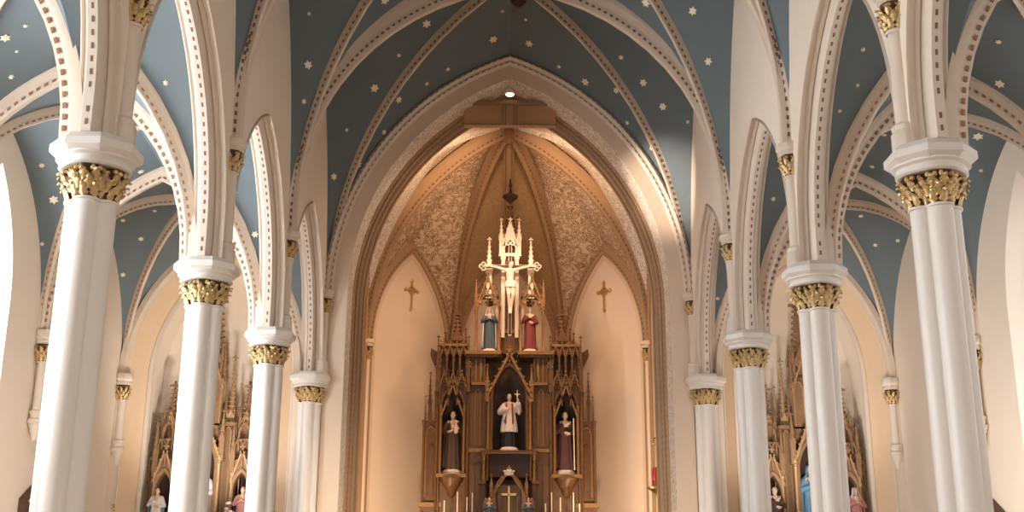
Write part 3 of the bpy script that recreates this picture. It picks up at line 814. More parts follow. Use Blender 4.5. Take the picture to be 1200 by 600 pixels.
# ---------------------------------------------------------------- carved figures
def capsule(mb, p, q, r0, r1, seg=10):
    p = Vector(p); q = Vector(q); d = (q-p); L = d.length; d = d/L if L > 1e-6 else Vector((0,0,1))
    pts = []; rs = []
    for k in range(4): 
        a = PI/2*(k/3.0); pts.append(p - d*r0*math.cos(a)); rs.append(max(r0*math.sin(a), r0*.05))
    for k in range(4):
        a = PI/2*(k/3.0); pts.append(q + d*r1*math.sin(a)); rs.append(max(r1*math.cos(a), r1*.05))
    mb.tube(pts, rs, seg)
def head(mb, c, s=1.0, turn=0.0, tilt=0.0, nod=0.0):
    """head with brow, nose, lips, chin and ears; looks towards -y"""
    h = MB()
    rows = []
    nn, kk = 18, 24
    for i in range(nn+1):
        t = PI*i/nn
        row = []
        for j in range(kk):
            a = 2*PI*j/kk
            x = math.sin(t)*math.cos(a); y = math.sin(t)*math.sin(a); z = -math.cos(t)
            px, py, pz = x*.075, y*.095, z*.118
            if z < -.1: px *= 1 - .25*(-z-.1); py *= 1 - .10*(-z-.1)
            if y < 0:
                f = max(0, 1 - abs(x)*2.6)
                py -= .004*f*(1 if z > .05 else 0)
            row.append((px, py, pz))
        rows.append(row)
    h.grid(rows, 0, close_u=True)
    h.tube([(0, -.088, .035), (0, -.107, -.005), (0, -.108, -.018), (0, -.085, -.026)], [.010, .015, .017, .008], 8)
    for s_ in (-1, 1):
        h.ball((s_*.030, -.082, .022), .013, 8, 0, (1.2, .8, .75))
        h.ball((s_*.032, -.083, .042), .013, 8, 0, (1.8, .8, .5))
        h.ball((s_*.035, -.066, -.025), .026, 8)
        h.ball((s_*.076, .008, -.005), .024, 8, 0, (.45, .8, 1.3))
        h.ball((s_*.012, -.086, -.050), .012, 8, 0, (1.4, .7, .6))
    h.ball((0, -.088, -.058), .013, 8, 0, (1.5, .7, .6)); h.ball((0, -.072, -.092), .028, 8)
    R = Matrix.Rotation(turn, 3, 'Z') @ Matrix.Rotation(tilt, 3, 'Y') @ Matrix.Rotation(nod, 3, 'X')
    b = len(mb.v)
    for v in h.v: mb.v.append(tuple(Vector(c) + (R @ (Vector(v)*s))))
    for f in h.f: mb.face([b + i for i in f])
def hand(mb, w, d, n, s=1.0, curl=.5, side=1):
    """palm, four bent fingers of unequal length and a thumb; w wrist, d direction, n palm normal"""
    w = Vector(w); d = Vector(d).normalized(); n = Vector(n); n = (n - d*n.dot(d)).normalized(); t = d.cross(n)*side
    for k in range(4):
        o = (k-1.5)*.019*s
        capsule(mb, w + t*o*.6 + d*.005*s, w + d*.085*s + t*o, .013*s, .0115*s, 8)
        L = (.070, .080, .076, .060)[k]*s
        p = w + d*.088*s + t*o*1.05; e = 0.0
        for q in range(3):
            e += curl*.75
            dd = d*math.cos(e) + n*math.sin(e)
            p2 = p + dd*L*(.42, .32, .26)[q]
            capsule(mb, p, p2, (.0105-.001*q)*s, (.0095-.001*q)*s, 8); p = p2
    p = w + d*.025*s - t*.026*s
    p2 = p + (d*.6 - t*.75 + n*.25).normalized()*.045*s; p3 = p2 + (d*.9 - t*.15 + n*.4).normalized()*.035*s
    capsule(mb, p, p2, .014*s, .012*s, 8); capsule(mb, p2, p3, .012*s, .010*s, 8)
def remeshed(mb, name, voxel, smooth=2):
    me = mb.mesh(name + '_raw', [], 0)
    o = bpy.data.objects.new(name + '_raw', me); COL.objects.link(o)
    r = o.modifiers.new('r', 'REMESH'); r.mode = 'VOXEL'; r.voxel_size = voxel; r.use_smooth_shade = True
    s = o.modifiers.new('s', 'SMOOTH'); s.iterations = smooth; s.factor = .4
    dg = bpy.context.evaluated_depsgraph_get(); dg.update()
    out = bpy.data.meshes.new_from_object(o.evaluated_get(dg)); out.name = name
    bpy.data.objects.remove(o); bpy.data.meshes.remove(me)
    out.polygons.foreach_set('use_smooth', [True]*len(out.polygons))
    return out
def obj(name, me, mk, parent):
    me.materials.clear(); me.materials.append(M[mk])
    o = bpy.data.objects.new(name, me); COL.objects.link(o); o.parent = parent; return o
def loft(mb, secs, seg=36, folds=0, amp=0.0, phase=0.0):
    """secs: (z, cx, cy, rx, ry, foldweight)"""
    rows = []
    for (z, cx, cy, rx, ry, fw) in secs:
        row = []
        for j in range(seg):
            a = 2*PI*j/seg
            f = 1 + amp*fw*(math.sin(folds*a + phase) + .5*math.sin((folds*2-1)*a + 1.3*phase + z*1.5))
            row.append((cx + rx*f*math.cos(a), cy + ry*f*math.sin(a), z))
        rows.append(row)
    b, n, k = mb.grid(rows, 0, close_u=True)
    mb.face([b + i for i in range(k)][::-1]); mb.face([b + (n-1)*k + i for i in range(k)])
ARMS = {   # right arm = the figure's right (viewer's left, x<0): (elbow, wrist, hand dir, palm normal)
 'fold': [((-.27, -.03, 1.13), (-.07, -.20, 1.22), (.55, -.25, .6), (.8, .2, -.2)), ((.27, -.03, 1.13), (.07, -.20, 1.22), (-.55, -.25, .6), (-.8, .2, -.2))],
 'raise': [((-.28, -.06, 1.14), (-.09, -.22, 1.20), (.9, -.1, .25), (.2, .9, .1)), ((.30, -.10, 1.18), (.27, -.26, 1.40), (0, -.1, 1), (-.6, -.6, 0))],
 'chest': [((-.28, -.02, 1.12), (-.02, -.21, 1.28), (.7, -.1, .5), (.2, .9, 0)), ((.27, -.02, 1.10), (.12, -.22, 1.06), (-.7, -.3, .1), (-.2, .9, .3))],
 'book': [((-.27, -.03, 1.12), (-.12, -.24, 1.10), (.6, -.4, .1), (.1, .3, .9)), ((.27, -.03, 1.12), (.10, -.24, 1.20), (-.6, -.3, .4), (-.2, .8, .2))],
}
_mc = {}
def figure_meshes(pose, robe):
    key = (pose, robe)
    if key in _mc: return _mc[key]
    arms = ARMS[pose]
    b = MB()
    head(b, (0, -.02, 1.60), 1.0, nod=.12)
    capsule(b, (0, .0, 1.40), (0, -.01, 1.53), .062, .056)
    capsule(b, (-.13, 0, 1.38), (.13, 0, 1.38), .075, .075); capsule(b, (0, 0, 1.36), (0, 0, .95), .13, .12)
    for s, (el, wr, hd, pn) in zip((-1, 1), arms):
        capsule(b, (s*.17, 0, 1.38), el, .056, .046); capsule(b, el, wr, .044, .030)
        hand(b, wr, hd, pn, 1.05, .45, -s)
        capsule(b, (s*.08, 0, .95), (s*.08, -.02, .50), .085, .058); capsule(b, (s*.08, -.02, .50), (s*.08, 0, .08), .058, .04)
        capsule(b, (s*.08, .02, .045), (s*.09, -.15, .035), .045, .035)
    body = remeshed(b, 'body', .0085)
    r = MB()
    hem = .03 if robe != 'surplice' else .52
    if robe == 'surplice':
        loft(r, [(.50, 0, 0, .27, .20, 1), (.62, 0, 0, .262, .195, 1), (.9, 0, 0, .235, .17, .7), (1.15, 0, 0, .205, .145, .4), (1.32, 0, 0, .20, .12, .1), (1.41, 0, 0, .15, .095, 0), (1.455, 0, 0, .075, .07, 0)], 48, 9, .05)
    else:
        loft(r, [(.02, 0, 0, .27, .22, 1), (.10, 0, 0, .262, .21, 1), (.45, 0, 0, .225, .175, 1), (.85, 0, 0, .20, .15, .7), (1.02, 0, 0, .185, .135, .4), (1.2, 0, 0, .195, .135, .3), (1.32, 0, 0, .20, .12, .1), (1.41, 0, 0, .15, .095, 0), (1.455, 0, 0, .075, .07, 0)], 48, 8, .06)
    wide = 1.5 if robe == 'surplice' else 1.0
    for s, (el, wr, hd, pn) in zip((-1, 1), arms):
        capsule(r, (s*.165, 0, 1.365), el, .075, .075*wide)
        w2 = Vector(el).lerp(Vector(wr), .82)
        capsule(r, el, w2, .070*wide, .062*wide)
        if wide > 1: capsule(r, w2 + Vector((0, .03, -.05)), w2 + Vector((s*.03, .05, -.30)), .06, .04)
    rm = remeshed(r, 'robe', .012, 3)
    _mc[key] = (body, rm); return _mc[key]
def statue(name, label, cat, loc, h, pose, robe, colours, veil=None, hair='hairb', mantle=None, rz=0.0, group=None, extra=None, cassock=False, seated=False):
    t = thing(name, label, cat, loc, group, rz)
    s = h/1.72; t.scale = (s, s, s)
    body, rm = figure_meshes(pose, robe)
    obj('body', body.copy(), 'skin', t); obj('robe', rm.copy(), colours, t)
    if cassock:
        c = MB(); loft(c, [(.02, 0, 0, .25, .2, 1), (.3, 0, 0, .22, .17, 1), (.7, 0, 0, .19, .14, .5), (.8, 0, 0, .17, .13, .2)], 40, 8, .06); c.build('cassock', 'black', t)
    if hair:
        hm = MB()
        hm.ball((0, .012, 1.628), .098, 16, 0, (.92, 1.0, 1.05))
        hm.ball((0, .045, 1.57), .075, 12, 0, (1.05, .8, 1.3))
        for v in range(len(hm.v)):
            x, y, z = hm.v[v]
            if y < -.055 and z < 1.68: hm.v[v] = (x, -.055 + (y+.055)*.2, z)
        hm.build('hair', hair, t)
    if veil:
        vm = MB(); rows = []
        for (z, r, ry, op) in ((1.735, .02, .02, .3), (1.725, .07, .08, .9), (1.68, .102, .118, .95), (1.6, .115, .125, .95), (1.5, .125, .12, .8), (1.42, .19, .135, .9), (1.30, .245, .165, 1.0), (1.0, .27, .19, 1.0), (.6, .28, .21, 1.0), (.25, .30, .23, .95), (.06, .31, .24, .9)):
            row = []
            for j in range(33):
                a = -PI/2 + op + (2*PI - 2*op)*j/32
                f = 1 + (.04*math.sin(9*a + z) if z < 1.4 else 0)
                row.append((r*f*math.cos(a), .01 + ry*f*math.sin(a), z))
            rows.append(row)
        zc = 5
        v1 = MB(); v1.grid(rows[:zc+1]); o = v1.build('veil', veil, t, smooth=60)
        md = o.modifiers.new('thick', 'SOLIDIFY'); md.thickness = .014
        v2 = MB(); v2.grid(rows[zc:]); o = v2.build('mantle', mantle or veil, t, smooth=60)
        md = o.modifiers.new('thick', 'SOLIDIFY'); md.thickness = .02
    elif mantle:
        rows = []
        for (z, r, ry, op) in ((1.44, .10, .085, 1.0), (1.40, .18, .12, 1.0), (1.30, .245, .165, 1.05), (1.0, .27, .19, 1.1), (.6, .28, .21, 1.1), (.25, .30, .23, 1.0), (.06, .31, .24, .95)):
            rows.append([(r*(1+.04*math.sin(9*a+z))*math.cos(a), .01 + ry*(1+.04*math.sin(9*a+z))*math.sin(a), z) for a in [-PI/2 + op + (2*PI-2*op)*j/32 for j in range(33)]])
        v2 = MB(); v2.grid(rows); o = v2.build('mantle', mantle, t, smooth=60)
        md = o.modifiers.new('thick', 'SOLIDIFY'); md.thickness = .02
    if extra: extra(t)
    p = MB(); p.lathe(0, 0, [(.30, -.10), (.30, -.04), (.26, 0), (.24, .03)], 24); p.build('pedestal', 'pale', t)
    return t

# ---------------------------------------------------------------- high altar
HX, HY = .06, 35.6
def hz(g): return 3.72 + .0254*g + 6.2e-6*g*g      # drawing height (units above the frame foot) to metres
def hx(u, g=100): return HX + u*(.0262 + 5.3e-6*g)
W, Gd, Dk, Pa, LiT = 0, 1, 2, 3, 4
AM = ['wood', 'woodg', 'woodd', 'pale']
ha = thing('high_altar', 'tall gothic high altar of gilded brown oak with towers, niches and spires in the apse', 'altar', (0, 0, 0))
yb = HY + .95
def V(u, g): return (hx(u, g), hz(g))
# foot: table and predella (mostly below the picture)
mb = MB()
mb.box(HX-3.3, HX+3.3, HY-2.4, yb+.3, 0, .18, W); mb.box(HX-2.9, HX+2.9, HY-2.0, yb+.2, .18, .36, W)
mb.box(HX-2.0, HX+2.0, HY-1.2, HY-.2, .36, 1.35, W); mb.box(HX-2.1, HX+2.1, HY-1.3, HY-.15, 1.35, 1.47, Pa)
mb.box(HX-2.7, HX+2.7, HY-.15, yb, .36, 3.05, W); mb.box(HX-2.35, HX+2.35, HY-.45, HY-.1, 2.9, 3.05, Gd)
mb.build('altar_table', AM, ha)
# backing wall with vertical boarding
mb = MB()
mb.box(hx(-47), hx(47), HY+.60, yb, 3.0, hz(186), W)
for u in range(-45, 46, 6):
    if abs(u) > 24: mb.box(hx(u)-.02, hx(u)+.02, HY+.56, HY+.60, 3.0, hz(145), Gd if u % 12 else W)
mb.box(hx(-84), hx(-47), HY+.42, yb-.1, 3.0, hz(70), W); mb.box(hx(47), hx(84), HY+.42, yb-.1, 3.0, hz(70), W)
mb.build('backing', AM, ha)
# central niche
mb = MB()
na = Arc(hx(19)-HX, hz(170)-hz(132), hz(132))
zt = lambda u: hz(134) + max(0, (1 - abs(u)/(hx(26)-HX)))*(hz(183)-hz(134))
niche_front(mb, HX, HY-.12, hx(26)-HX, hz(72), na, zt, W, .07)
mb.box(hx(-26), hx(-25), HY-.12, HY+.6, hz(72), hz(134), W); mb.box(hx(25), hx(26), HY-.12, HY+.6, hz(72), hz(134), W)
for s in (-1, 1):
    x = hx(s*24.5); post(mb, x, HY-.20, hz(72), hz(134), .045, Gd)
    post(mb, hx(s*21.2), HY-.17, hz(72), hz(130), .03, W)
    pinnacle(mb, hx(s*26), HY-.2, hz(128), hz(172), .11, Gd, crk=4)
gable(mb, HX, HY-.26, HY-.12, hz(133), hz(184), hx(27)-HX, .075, Gd, 6)
mb.ball((HX, HY-.16, hz(176)), .06, 8, Gd)
mb.build('centre_niche', AM, ha)
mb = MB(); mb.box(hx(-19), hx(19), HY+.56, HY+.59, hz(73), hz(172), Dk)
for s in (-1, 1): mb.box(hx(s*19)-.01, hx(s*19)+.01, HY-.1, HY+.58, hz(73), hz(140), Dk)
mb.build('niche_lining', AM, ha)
# pedestal under the central statue
mb = MB()
mb.box(hx(-34), hx(34), HY-.38, HY+.6, hz(69), hz(71), W); mb.box(hx(-32), hx(32), HY-.34, HY+.6, hz(67), hz(69), Gd)
mb.box(hx(-26), hx(26), HY-.2, HY+.6, hz(40), hz(67), Dk)
for s in (-1, 1):
    post(mb, hx(s*29), HY-.28, hz(36), hz(67), .04, Gd); post(mb, hx(s*25), HY-.28, hz(36), hz(67), .03, W)
    mb.box(hx(s*31)-.12, hx(s*31)+.12, HY-.36, HY-.1, hz(32), hz(36), W)
mb.build('statue_bracket', AM, ha)
# panels flanking the niche, with ledge and small attic lights
for s in (-1, 1):
    mb = MB()
    x0, x1 = sorted((hx(s*27), hx(s*47)))
    mb.box(x0, x1, HY, HY+.62, 3.0, hz(148), W)
    n = 3
    for k in range(n):
        lancet(mb, x0 + (x1-x0)*k/n, x0 + (x1-x0)*(k+1)/n, hz(78), hz(144), HY, .05, .022, Gd if k == 1 else W)
        lancet(mb, x0 + (x1-x0)*k/n, x0 + (x1-x0)*(k+1)/n, hz(6), hz(60), HY, .05, .022, W)
    mb.box(x0-.03, x1+.03, HY-.10, HY+.3, hz(70), hz(74), Gd)
    mb.box(hx(s*35 - 10), hx(s*35 + 10), HY-.16, HY+.3, hz(148), hz(151), Gd)
    mb.box(x0+.04, x1-.04, HY-.02, HY+.3, hz(151), hz(183), W)
    for k in range(3):
        xa = x0 + .05 + (x1-x0-.1)*k/3
        lancet(mb, xa, xa + (x1-x0-.1)/3, hz(152), hz(182), HY-.02, .05, .02, Gd)
    mb.box(hx(s*33)-.018, hx(s*33)+.018, HY-.06, HY-.02, hz(158), hz(174), Gd)
    mb.box(hx(s*31 - 21), hx(s*31 + 21), HY-.28, HY+.5, hz(183), hz(187), Gd)
    mb.box(hx(s*31 - 19), hx(s*31 + 19), HY-.22, HY+.5, hz(180), hz(183), W)
    mb.build('side_panel', AM, ha)
# towers with statue niches
for s in (-1, 1):
    tw = MB(); c = 66.5*s
    x0, x1 = hx(c-15.5), hx(c+15.5); xc = hx(c)
    tw.box(x0, x1, HY+.52, yb, 3.0, hz(195), W)
    na = Arc((hx(c+11.8)-hx(c-11.8))/2, .62, hz(122))
    niche_front(tw, xc, HY-.05, (x1-x0)/2, hz(44), na, hz(158), W, .06)
    for q in (-1, 1):
        tw.box(hx(c+q*15.5)-.03, hx(c+q*15.5)+.03, HY-.05, HY+.4, 3.0, hz(196), W)
        post(tw, hx(c+q*13.6), HY-.12, hz(44), hz(124), .035, Gd)
        post(tw, hx(c+q*18), HY-.10, 3.1, hz(150), .04, W)
        pinnacle(tw, hx(c+q*18), HY-.10, hz(140), hz(206), .12, W, crk=5)
    tw.box(x0-.05, x1+.05, HY-.22, HY+.55, hz(40), hz(44), Gd)
    tw.lathe(xc, HY-.02, [(.05, hz(16)), (.12, hz(20)), (.16, hz(26)), (.24, hz(29)), (.24, hz(31)), (.34, hz(36)), (.36, hz(40))], 8, W)
    tw.box(x0, x1, HY+.1, HY+.55, 3.0, hz(42), W)
    tw.build('tower', AM, ha)
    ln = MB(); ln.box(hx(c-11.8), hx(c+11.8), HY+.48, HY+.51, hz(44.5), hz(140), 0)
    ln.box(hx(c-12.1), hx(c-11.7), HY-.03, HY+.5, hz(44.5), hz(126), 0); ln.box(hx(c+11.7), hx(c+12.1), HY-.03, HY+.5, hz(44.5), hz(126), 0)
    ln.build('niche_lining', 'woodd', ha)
    cn = MB()                                      # traceried canopy
    for (za, zb, k0, yy) in ((124, 158, 3, -.14), (158, 192, 4, -.08)):
        for k in range(k0):
            xa = x0 + (x1-x0)*k/k0; xb = x0 + (x1-x0)*(k+1)/k0
            lancet(cn, xa, xb, hz(za), hz(zb-6), HY+yy, .06, .022, 0)
            gable(cn, (xa+xb)/2, HY+yy-.05, HY+yy, hz(zb-12), hz(zb+4), (xb-xa)/2, .03, 1, 2)
            pinnacle(cn, xa, HY+yy, hz(za), hz(zb+8), .06, 0, crk=3)
        cn.box(x0, x1, HY+yy, HY+.36, hz(za+34-5), hz(za+34-2), 0)
    gable(cn, xc, HY-.20, HY-.12, hz(112), hz(148), .34, .05, 1, 4)
    cn.box(x0-.02, x1+.02, HY-.14, HY+.4, hz(193), hz(196), 1)
    cn.build('canopy', AM, ha)
    sp = MB(); pc = hx(c+s*-5, 200)
    crocket_spire(sp, pc, HY+.2, hz(188), hz(236), .36, 0, None, .13, .28)
    for q in (-1, 1): crocket_spire(sp, pc + q*.27, HY+.1, hz(186), hz(216), .14, 0, None, .10, .3)
    crocket_spire(sp, hx(c + s*9, 200), HY+.2, hz(184), hz(212), .14, 0, None, .10, .3)
    sp.build('spire', AM, ha)
# outer wings with the flaring brackets
for s in (-1, 1):
    wg = MB(); c = 91*s
    xa, xb = sorted((hx(82*s), hx(100*s)))
    wg.box(xa, xb, HY+.22, yb-.2, 3.0, hz(108), W)
    lancet(wg, xa+.05, xb-.08, hz(18), hz(102), HY+.22, .06, .035, Gd)
    lancet(wg, (xa+xb)/2-.10, (xa+xb)/2+.08, hz(18), hz(80), HY+.20, .05, .02, W)
    post(wg, hx(100*s), HY+.16, 3.0, hz(108), .04, W); post(wg, hx(83*s), HY+.16, 3.0, hz(120), .04, W)
    wg.box(xa-.12, xb+.12, HY+.05, yb-.2, hz(6), hz(11), Gd); wg.box(xa-.06, xb+.06, HY+.12, yb-.2, hz(1), hz(6), W)
    pinnacle(wg, hx(94*s), HY+.3, hz(100), hz(166), .10, W, crk=6)
    pinnacle(wg, hx(99*s), HY+.25, hz(60), hz(138), .08, W, crk=5)
    pinnacle(wg, hx(86*s), HY+.3, hz(110), hz(176), .11, W, crk=5)
    wg.prism([(hx(76*s), hz(152)), (hx(77*s), hz(184)), (hx(84*s, 190), hz(187)), (hx(92*s, 190), hz(192)), (hx(93*s, 190), hz(184)), (hx(85*s), hz(162))], HY+.10, HY+.5, W)
    wg.ball((hx(90*s, 188), HY+.5, hz(187)), .09, 8, W)
    wg.build('wing', AM, ha)
# upper tier: open canopies for the two statues and the tall central canopy
mb = MB()
for s in (-1, 1):
    for u in (39.5, 12.5):
        post(mb, hx(s*u, 220), HY+.02, hz(187), hz(242), .034, Gd)
        post(mb, hx(s*u, 220), HY+.42, hz(187), hz(242), .034, W)
    c = 26*s
    xa, xb = sorted((hx(12.5*s, 240), hx(39.5*s, 240)))
    for yy in (HY+.0,):
        lancet(mb, xa, xb, hz(222), hz(256), yy, .06, .035, Gd)
        gable(mb, (xa+xb)/2, yy-.06, yy, hz(240), hz(274), (xb-xa)/2, .045, Gd, 5)
        for k in range(2):
            lancet(mb, xa + (xb-xa)*(k*.5), xa + (xb-xa)*(k*.5+.5), hz(240), hz(268), yy+.02, .04, .02, W)
    mb.box(xa, xb, HY+.0, HY+.45, hz(252), hz(255), W)
    pinnacle(mb, hx(39.5*s, 240), HY+.02, hz(236), hz(272), .09, Gd, crk=4)
mb.build('statue_canopies', AM, ha)
mb = MB()
for s in (-1, 1):
    pinnacle(mb, hx(24.5*s, 290), HY+.1, hz(250), hz(322), .17, Pa, Pa, crk=7)
    mb.box(hx(8*s, 300)-.06, hx(8*s, 300)+.06, HY+.10, HY+.22, hz(205), hz(312), Pa)
    mb.box(hx(8*s, 300)-.08, hx(8*s, 300)+.08, HY+.08, HY+.24, hz(296), hz(300), Pa)
    pinnacle(mb, hx(10.5*s, 320), HY+.16, hz(300), hz(345), .13, Pa, Pa, crk=5)
    mb.box(hx(15*s, 220)-.05, hx(15*s, 220)+.05, HY+.30, HY+.36, hz(188), hz(250), Pa)
mb.prism([(HX-.19, hz(308)), (HX, hz(322)), (HX+.19, hz(308)), (HX+.12, hz(326)), (HX, hz(346)), (HX-.12, hz(326))], HY+.06, HY+.16, Pa)
gable(mb, HX, HY+.04, HY+.12, hz(312), hz(340), .24, .045, Pa, 4)
mb.build('lit_canopy', AM, ha)
mb = MB()
mb.box(hx(-9, 300), hx(9, 300), HY+.45, HY+.8, hz(187), hz(318), W)
mb.box(HX-.30, HX+.30, HY+.26, HY+.46, hz(187), hz(212), W); mb.box(HX-.36, HX+.36, HY+.2, HY+.5, hz(211), hz(215), Gd)
post(mb, hx(-9), HY+.2, hz(187), hz(211), .04, W); post(mb, hx(9), HY+.2, hz(187), hz(211), .04, W)
for s in (-1, 1): pinnacle(mb, hx(9*s, 320), HY+.55, hz(312), hz(352), .12, W, crk=4)
pinnacle(mb, HX, HY+.6, hz(312), hz(368), .24, W, crk=6)
mb.lathe(HX, HY+.6, [(.03, hz(364)), (.05, hz(368)), (.16, hz(371)), (.26, hz(374)), (.26, hz(376)), (.12, hz(378)), (.05, hz(380)), (.03, hz(386)), (.07, hz(388)), (.03, hz(391)), (.02, hz(396))], 14, 2)  # finial in the darkest brown, its unlit silhouette put into the colour
mb.build('great_spire', AM, ha)
# tabernacle
tb = MB()
ta = Arc(hx(15)-HX, hz(42)-hz(14), hz(14))
niche_front(tb, HX, HY-.42, hx(19)-HX, 3.0, ta, lambda u: hz(20) + max(0, 1-abs(u)/.52)*(hz(48)-hz(20)), 1, .05)
tb.box(hx(-19), hx(19), HY-.42, HY, 3.0, hz(18), 0)
gable(tb, HX, HY-.52, HY-.44, hz(16), hz(47), hx(20)-HX, .05, 1, 5)
for s in (-1, 1):
    post(tb, hx(20*s), HY-.46, 3.0, hz(22), .035, 1); pinnacle(tb, hx(20*s), HY-.46, hz(16), hz(44), .09, 1, crk=4)
tbo = tb.build('tabernacle', AM, ha)
d = MB(); d.box(hx(-13), hx(13), HY-.45, HY-.40, 3.0, hz(30), 0)
for k in range(4): d.box(hx(-11+7*k)-.01, hx(-11+7*k)+.01, HY-.47, HY-.45, 3.0, hz(18), 1)
d.build('tabernacle_door', AM, tbo)
d = MB(); d.box(HX-.028, HX+.028, HY-.52, HY-.47, hz(-8), hz(28), 0); d.box(HX-.22, HX+.22, HY-.52, HY-.47, hz(18), hz(20.5), 0)
for (x, z) in ((0, hz(28)), (-.22, hz(19.3)), (.22, hz(19.3))): d.ball((HX+x, HY-.495, z), .04, 8, 0)
d.build('altar_cross', ['brass'], tbo)
d = MB(); d.lathe(HX, HY-.44, [(.13, hz(41)), (.16, hz(42.5)), (.14, hz(43)), (.15, hz(46)), (.05, hz(49)), (.02, hz(52))], 10, 0)
for k in range(6):
    a = 2*PI*k/6; d.ball((HX+.15*math.cos(a), HY-.44+.15*math.sin(a), hz(46.5)), .035, 6, 0)
d.build('crown', ['pale'], tbo)

# crucifix
cr = thing('crucifix', 'large crucifix with pale figure on trefoil ended cross high on the altar', 'crucifix', (HX, HY-.22, hz(285)))
z0 = hz(285)
mb = MB()
mb.box(-.055, .055, 0, .06, hz(205)-z0, hz(312)-z0, 1); mb.box(-.84, .84, 0, .06, -.055, .055, 1)
mb.box(-.043, .043, -.014, 0, hz(206)-z0, hz(310)-z0, 0); mb.box(-.82, .82, -.014, 0, -.043, .043, 0)
mb.build('cross', ['goldk', 'pale'], cr)
def trefoil(cx, cz, dx, dz):
    mb = MB()
    for k in range(3):
        a = math.atan2(dz, dx) + (k-1)*PI/2
        px, pz = cx + .075*math.cos(a), cz + .075*math.sin(a)
        rows = []
        for (r, y) in ((.075, -.02), (.075, .07), (.045, .07), (.045, -.02)):
            rows.append([(px + r*math.cos(2*PI*j/14), y, pz + r*math.sin(2*PI*j/14)) for j in range(14)])
        mb.grid(rows, 0, close_u=True, close_v=True)
    mb.box(cx-.05, cx+.05, 0, .05, cz-.05, cz+.05, 0); mb.build('trefoil_end', 'pale', cr)
trefoil(-.86, 0, -1, 0); trefoil(.86, 0, 1, 0); trefoil(0, hz(312)-z0, 0, 1)
mb = MB(); mb.box(-.16, .16, -.03, 0, .34, .44, 0); mb.build('title_board', 'pale', cr)
b = MB()
head(b, (.03, -.13, .02), 1.0, turn=.25, tilt=.25, nod=.35)
capsule(b, (0, -.08, -.12), (.02, -.10, -.03), .055, .05)
capsule(b, (-.14, -.07, -.14), (.14, -.07, -.14), .065, .065); capsule(b, (0, -.08, -.20), (0, -.09, -.36), .145, .125); capsule(b, (0, -.09, -.38), (.01, -.09, -.58), .118, .125)
capsule(b, (-.07, -.15, -.22), (.07, -.15, -.22), .06, .06)
for s in (-1, 1):
    capsule(b, (s*.17, -.07, -.13), (s*.43, -.06, -.05), .056, .045); capsule(b, (s*.43, -.06, -.05), (s*.67, -.04, .0), .044, .030)
    hand(b, (s*.67, -.04, .0), (s, 0, .05), (0, -1, 0), 1.05, .35, s)
    capsule(b, (s*.075, -.09, -.60), (s*.07 + .03, -.21, -1.0), .088, .060)
    capsule(b, (s*.07 + .03, -.21, -1.0), (s*.03 + .01, -.10, -1.40), .058, .038)
    capsule(b, (s*.03 + .01, -.10, -1.42), (s*.02 + .01, -.16, -1.58), .042, .032)
obj('corpus', remeshed(b, 'corpus', .0085), 'skinp', cr)
b = MB(); loft(b, [(-.74, .01, -.11, .185, .145, 1), (-.64, .01, -.10, .185, .15, 1), (-.53, .01, -.09, .165, .145, .6), (-.50, .01, -.09, .15, .13, .3)], 36, 7, .05)
capsule(b, (.17, -.12, -.55), (.21, -.11, -.82), .045, .03)
obj('loincloth', remeshed(b, 'loincloth', .012), 'cloud', cr)
b = MB(); b.ball((.035, -.095, .05), .1, 14, 0, (.95, .95, 1.0)); b.ball((-.05, -.09, -.06), .055, 8, 0, (.8, .8, 1.6)); b.ball((.09, -.09, -.06), .05, 8, 0, (.8, .8, 1.6)); b.build('hair', 'hairb', cr)

# statues of the high altar
def crown_hat(t):
    c = MB(); c.lathe(0, .02, [(.12, 1.78), (.15, 1.82), (.13, 1.86), (.16, 1.92), (.05, 1.98), (.02, 2.04)], 12)
    for k in range(8): c.ball((.15*math.cos(k*PI/4), .02 + .15*math.sin(k*PI/4), 1.92), .035, 6)
    c.build('canopy_crown', 'goldk', t)
statue('saint_statue', 'painted statue with slate blue robe and white veil at the left of the crucifix', 'statue', (hx(-24, 190), HY+.18, hz(187)+.09), 1.42, 'fold', 'gown', 'navy', 'cloud', None, 'cloud', extra=crown_hat)
statue('saint_statue', 'painted statue in red robe with pale mantle at the right of the crucifix', 'statue', (hx(24, 190), HY+.18, hz(187)+.09), 1.42, 'chest', 'gown', 'red', None, 'hairb', 'sand', extra=crown_hat)
def hold_cross(t):
    c = MB(); c.tube([(.25, -.33, 1.34), (.245, -.34, 1.78)], .012, 8); c.tube([(.16, -.335, 1.66), (.33, -.335, 1.66)], .012, 8); c.ball((.245, -.35, 1.62), .035, 8, 0, (.8, .7, 1.8))
    c.build('hand_cross', 'pale', t)
    b = MB(); b.box(-.03, .035, -.16, -.14, .62, 1.38); 
    s = MB()
    for q in (-1, 1):
        s.bar((q*.09, -.135, 1.40), (q*.12, -.20, .75), .05, .012, 0)
    s.build('stole', 'red', t)
statue('saint_statue', 'large statue in white surplice over black cassock raising a cross in the centre niche', 'statue', (hx(0), HY+.22, hz(71)+.115), 1.72, 'raise', 'surplice', 'surplice', None, 'hairb', None, extra=hold_cross, cassock=True)
def child(t):
    c = MB(); head(c, (.09, -.30, 1.36), .62); capsule(c, (.09, -.28, 1.27), (.10, -.27, 1.10), .06, .065)
    capsule(c, (.05, -.28, 1.25), (-.03, -.30, 1.20), .026, .02); capsule(c, (.13, -.28, 1.25), (.17, -.31, 1.17), .026, .02)
    obj('held_child', remeshed(c, 'held_child', .009), 'skin', t)
def staff(t):
    c = MB(); c.tube([(.245, -.245, .02), (.225, -.27, 1.50)], .017, 8); c.build('staff', 'pale', t)
def child_b(t): child(t)
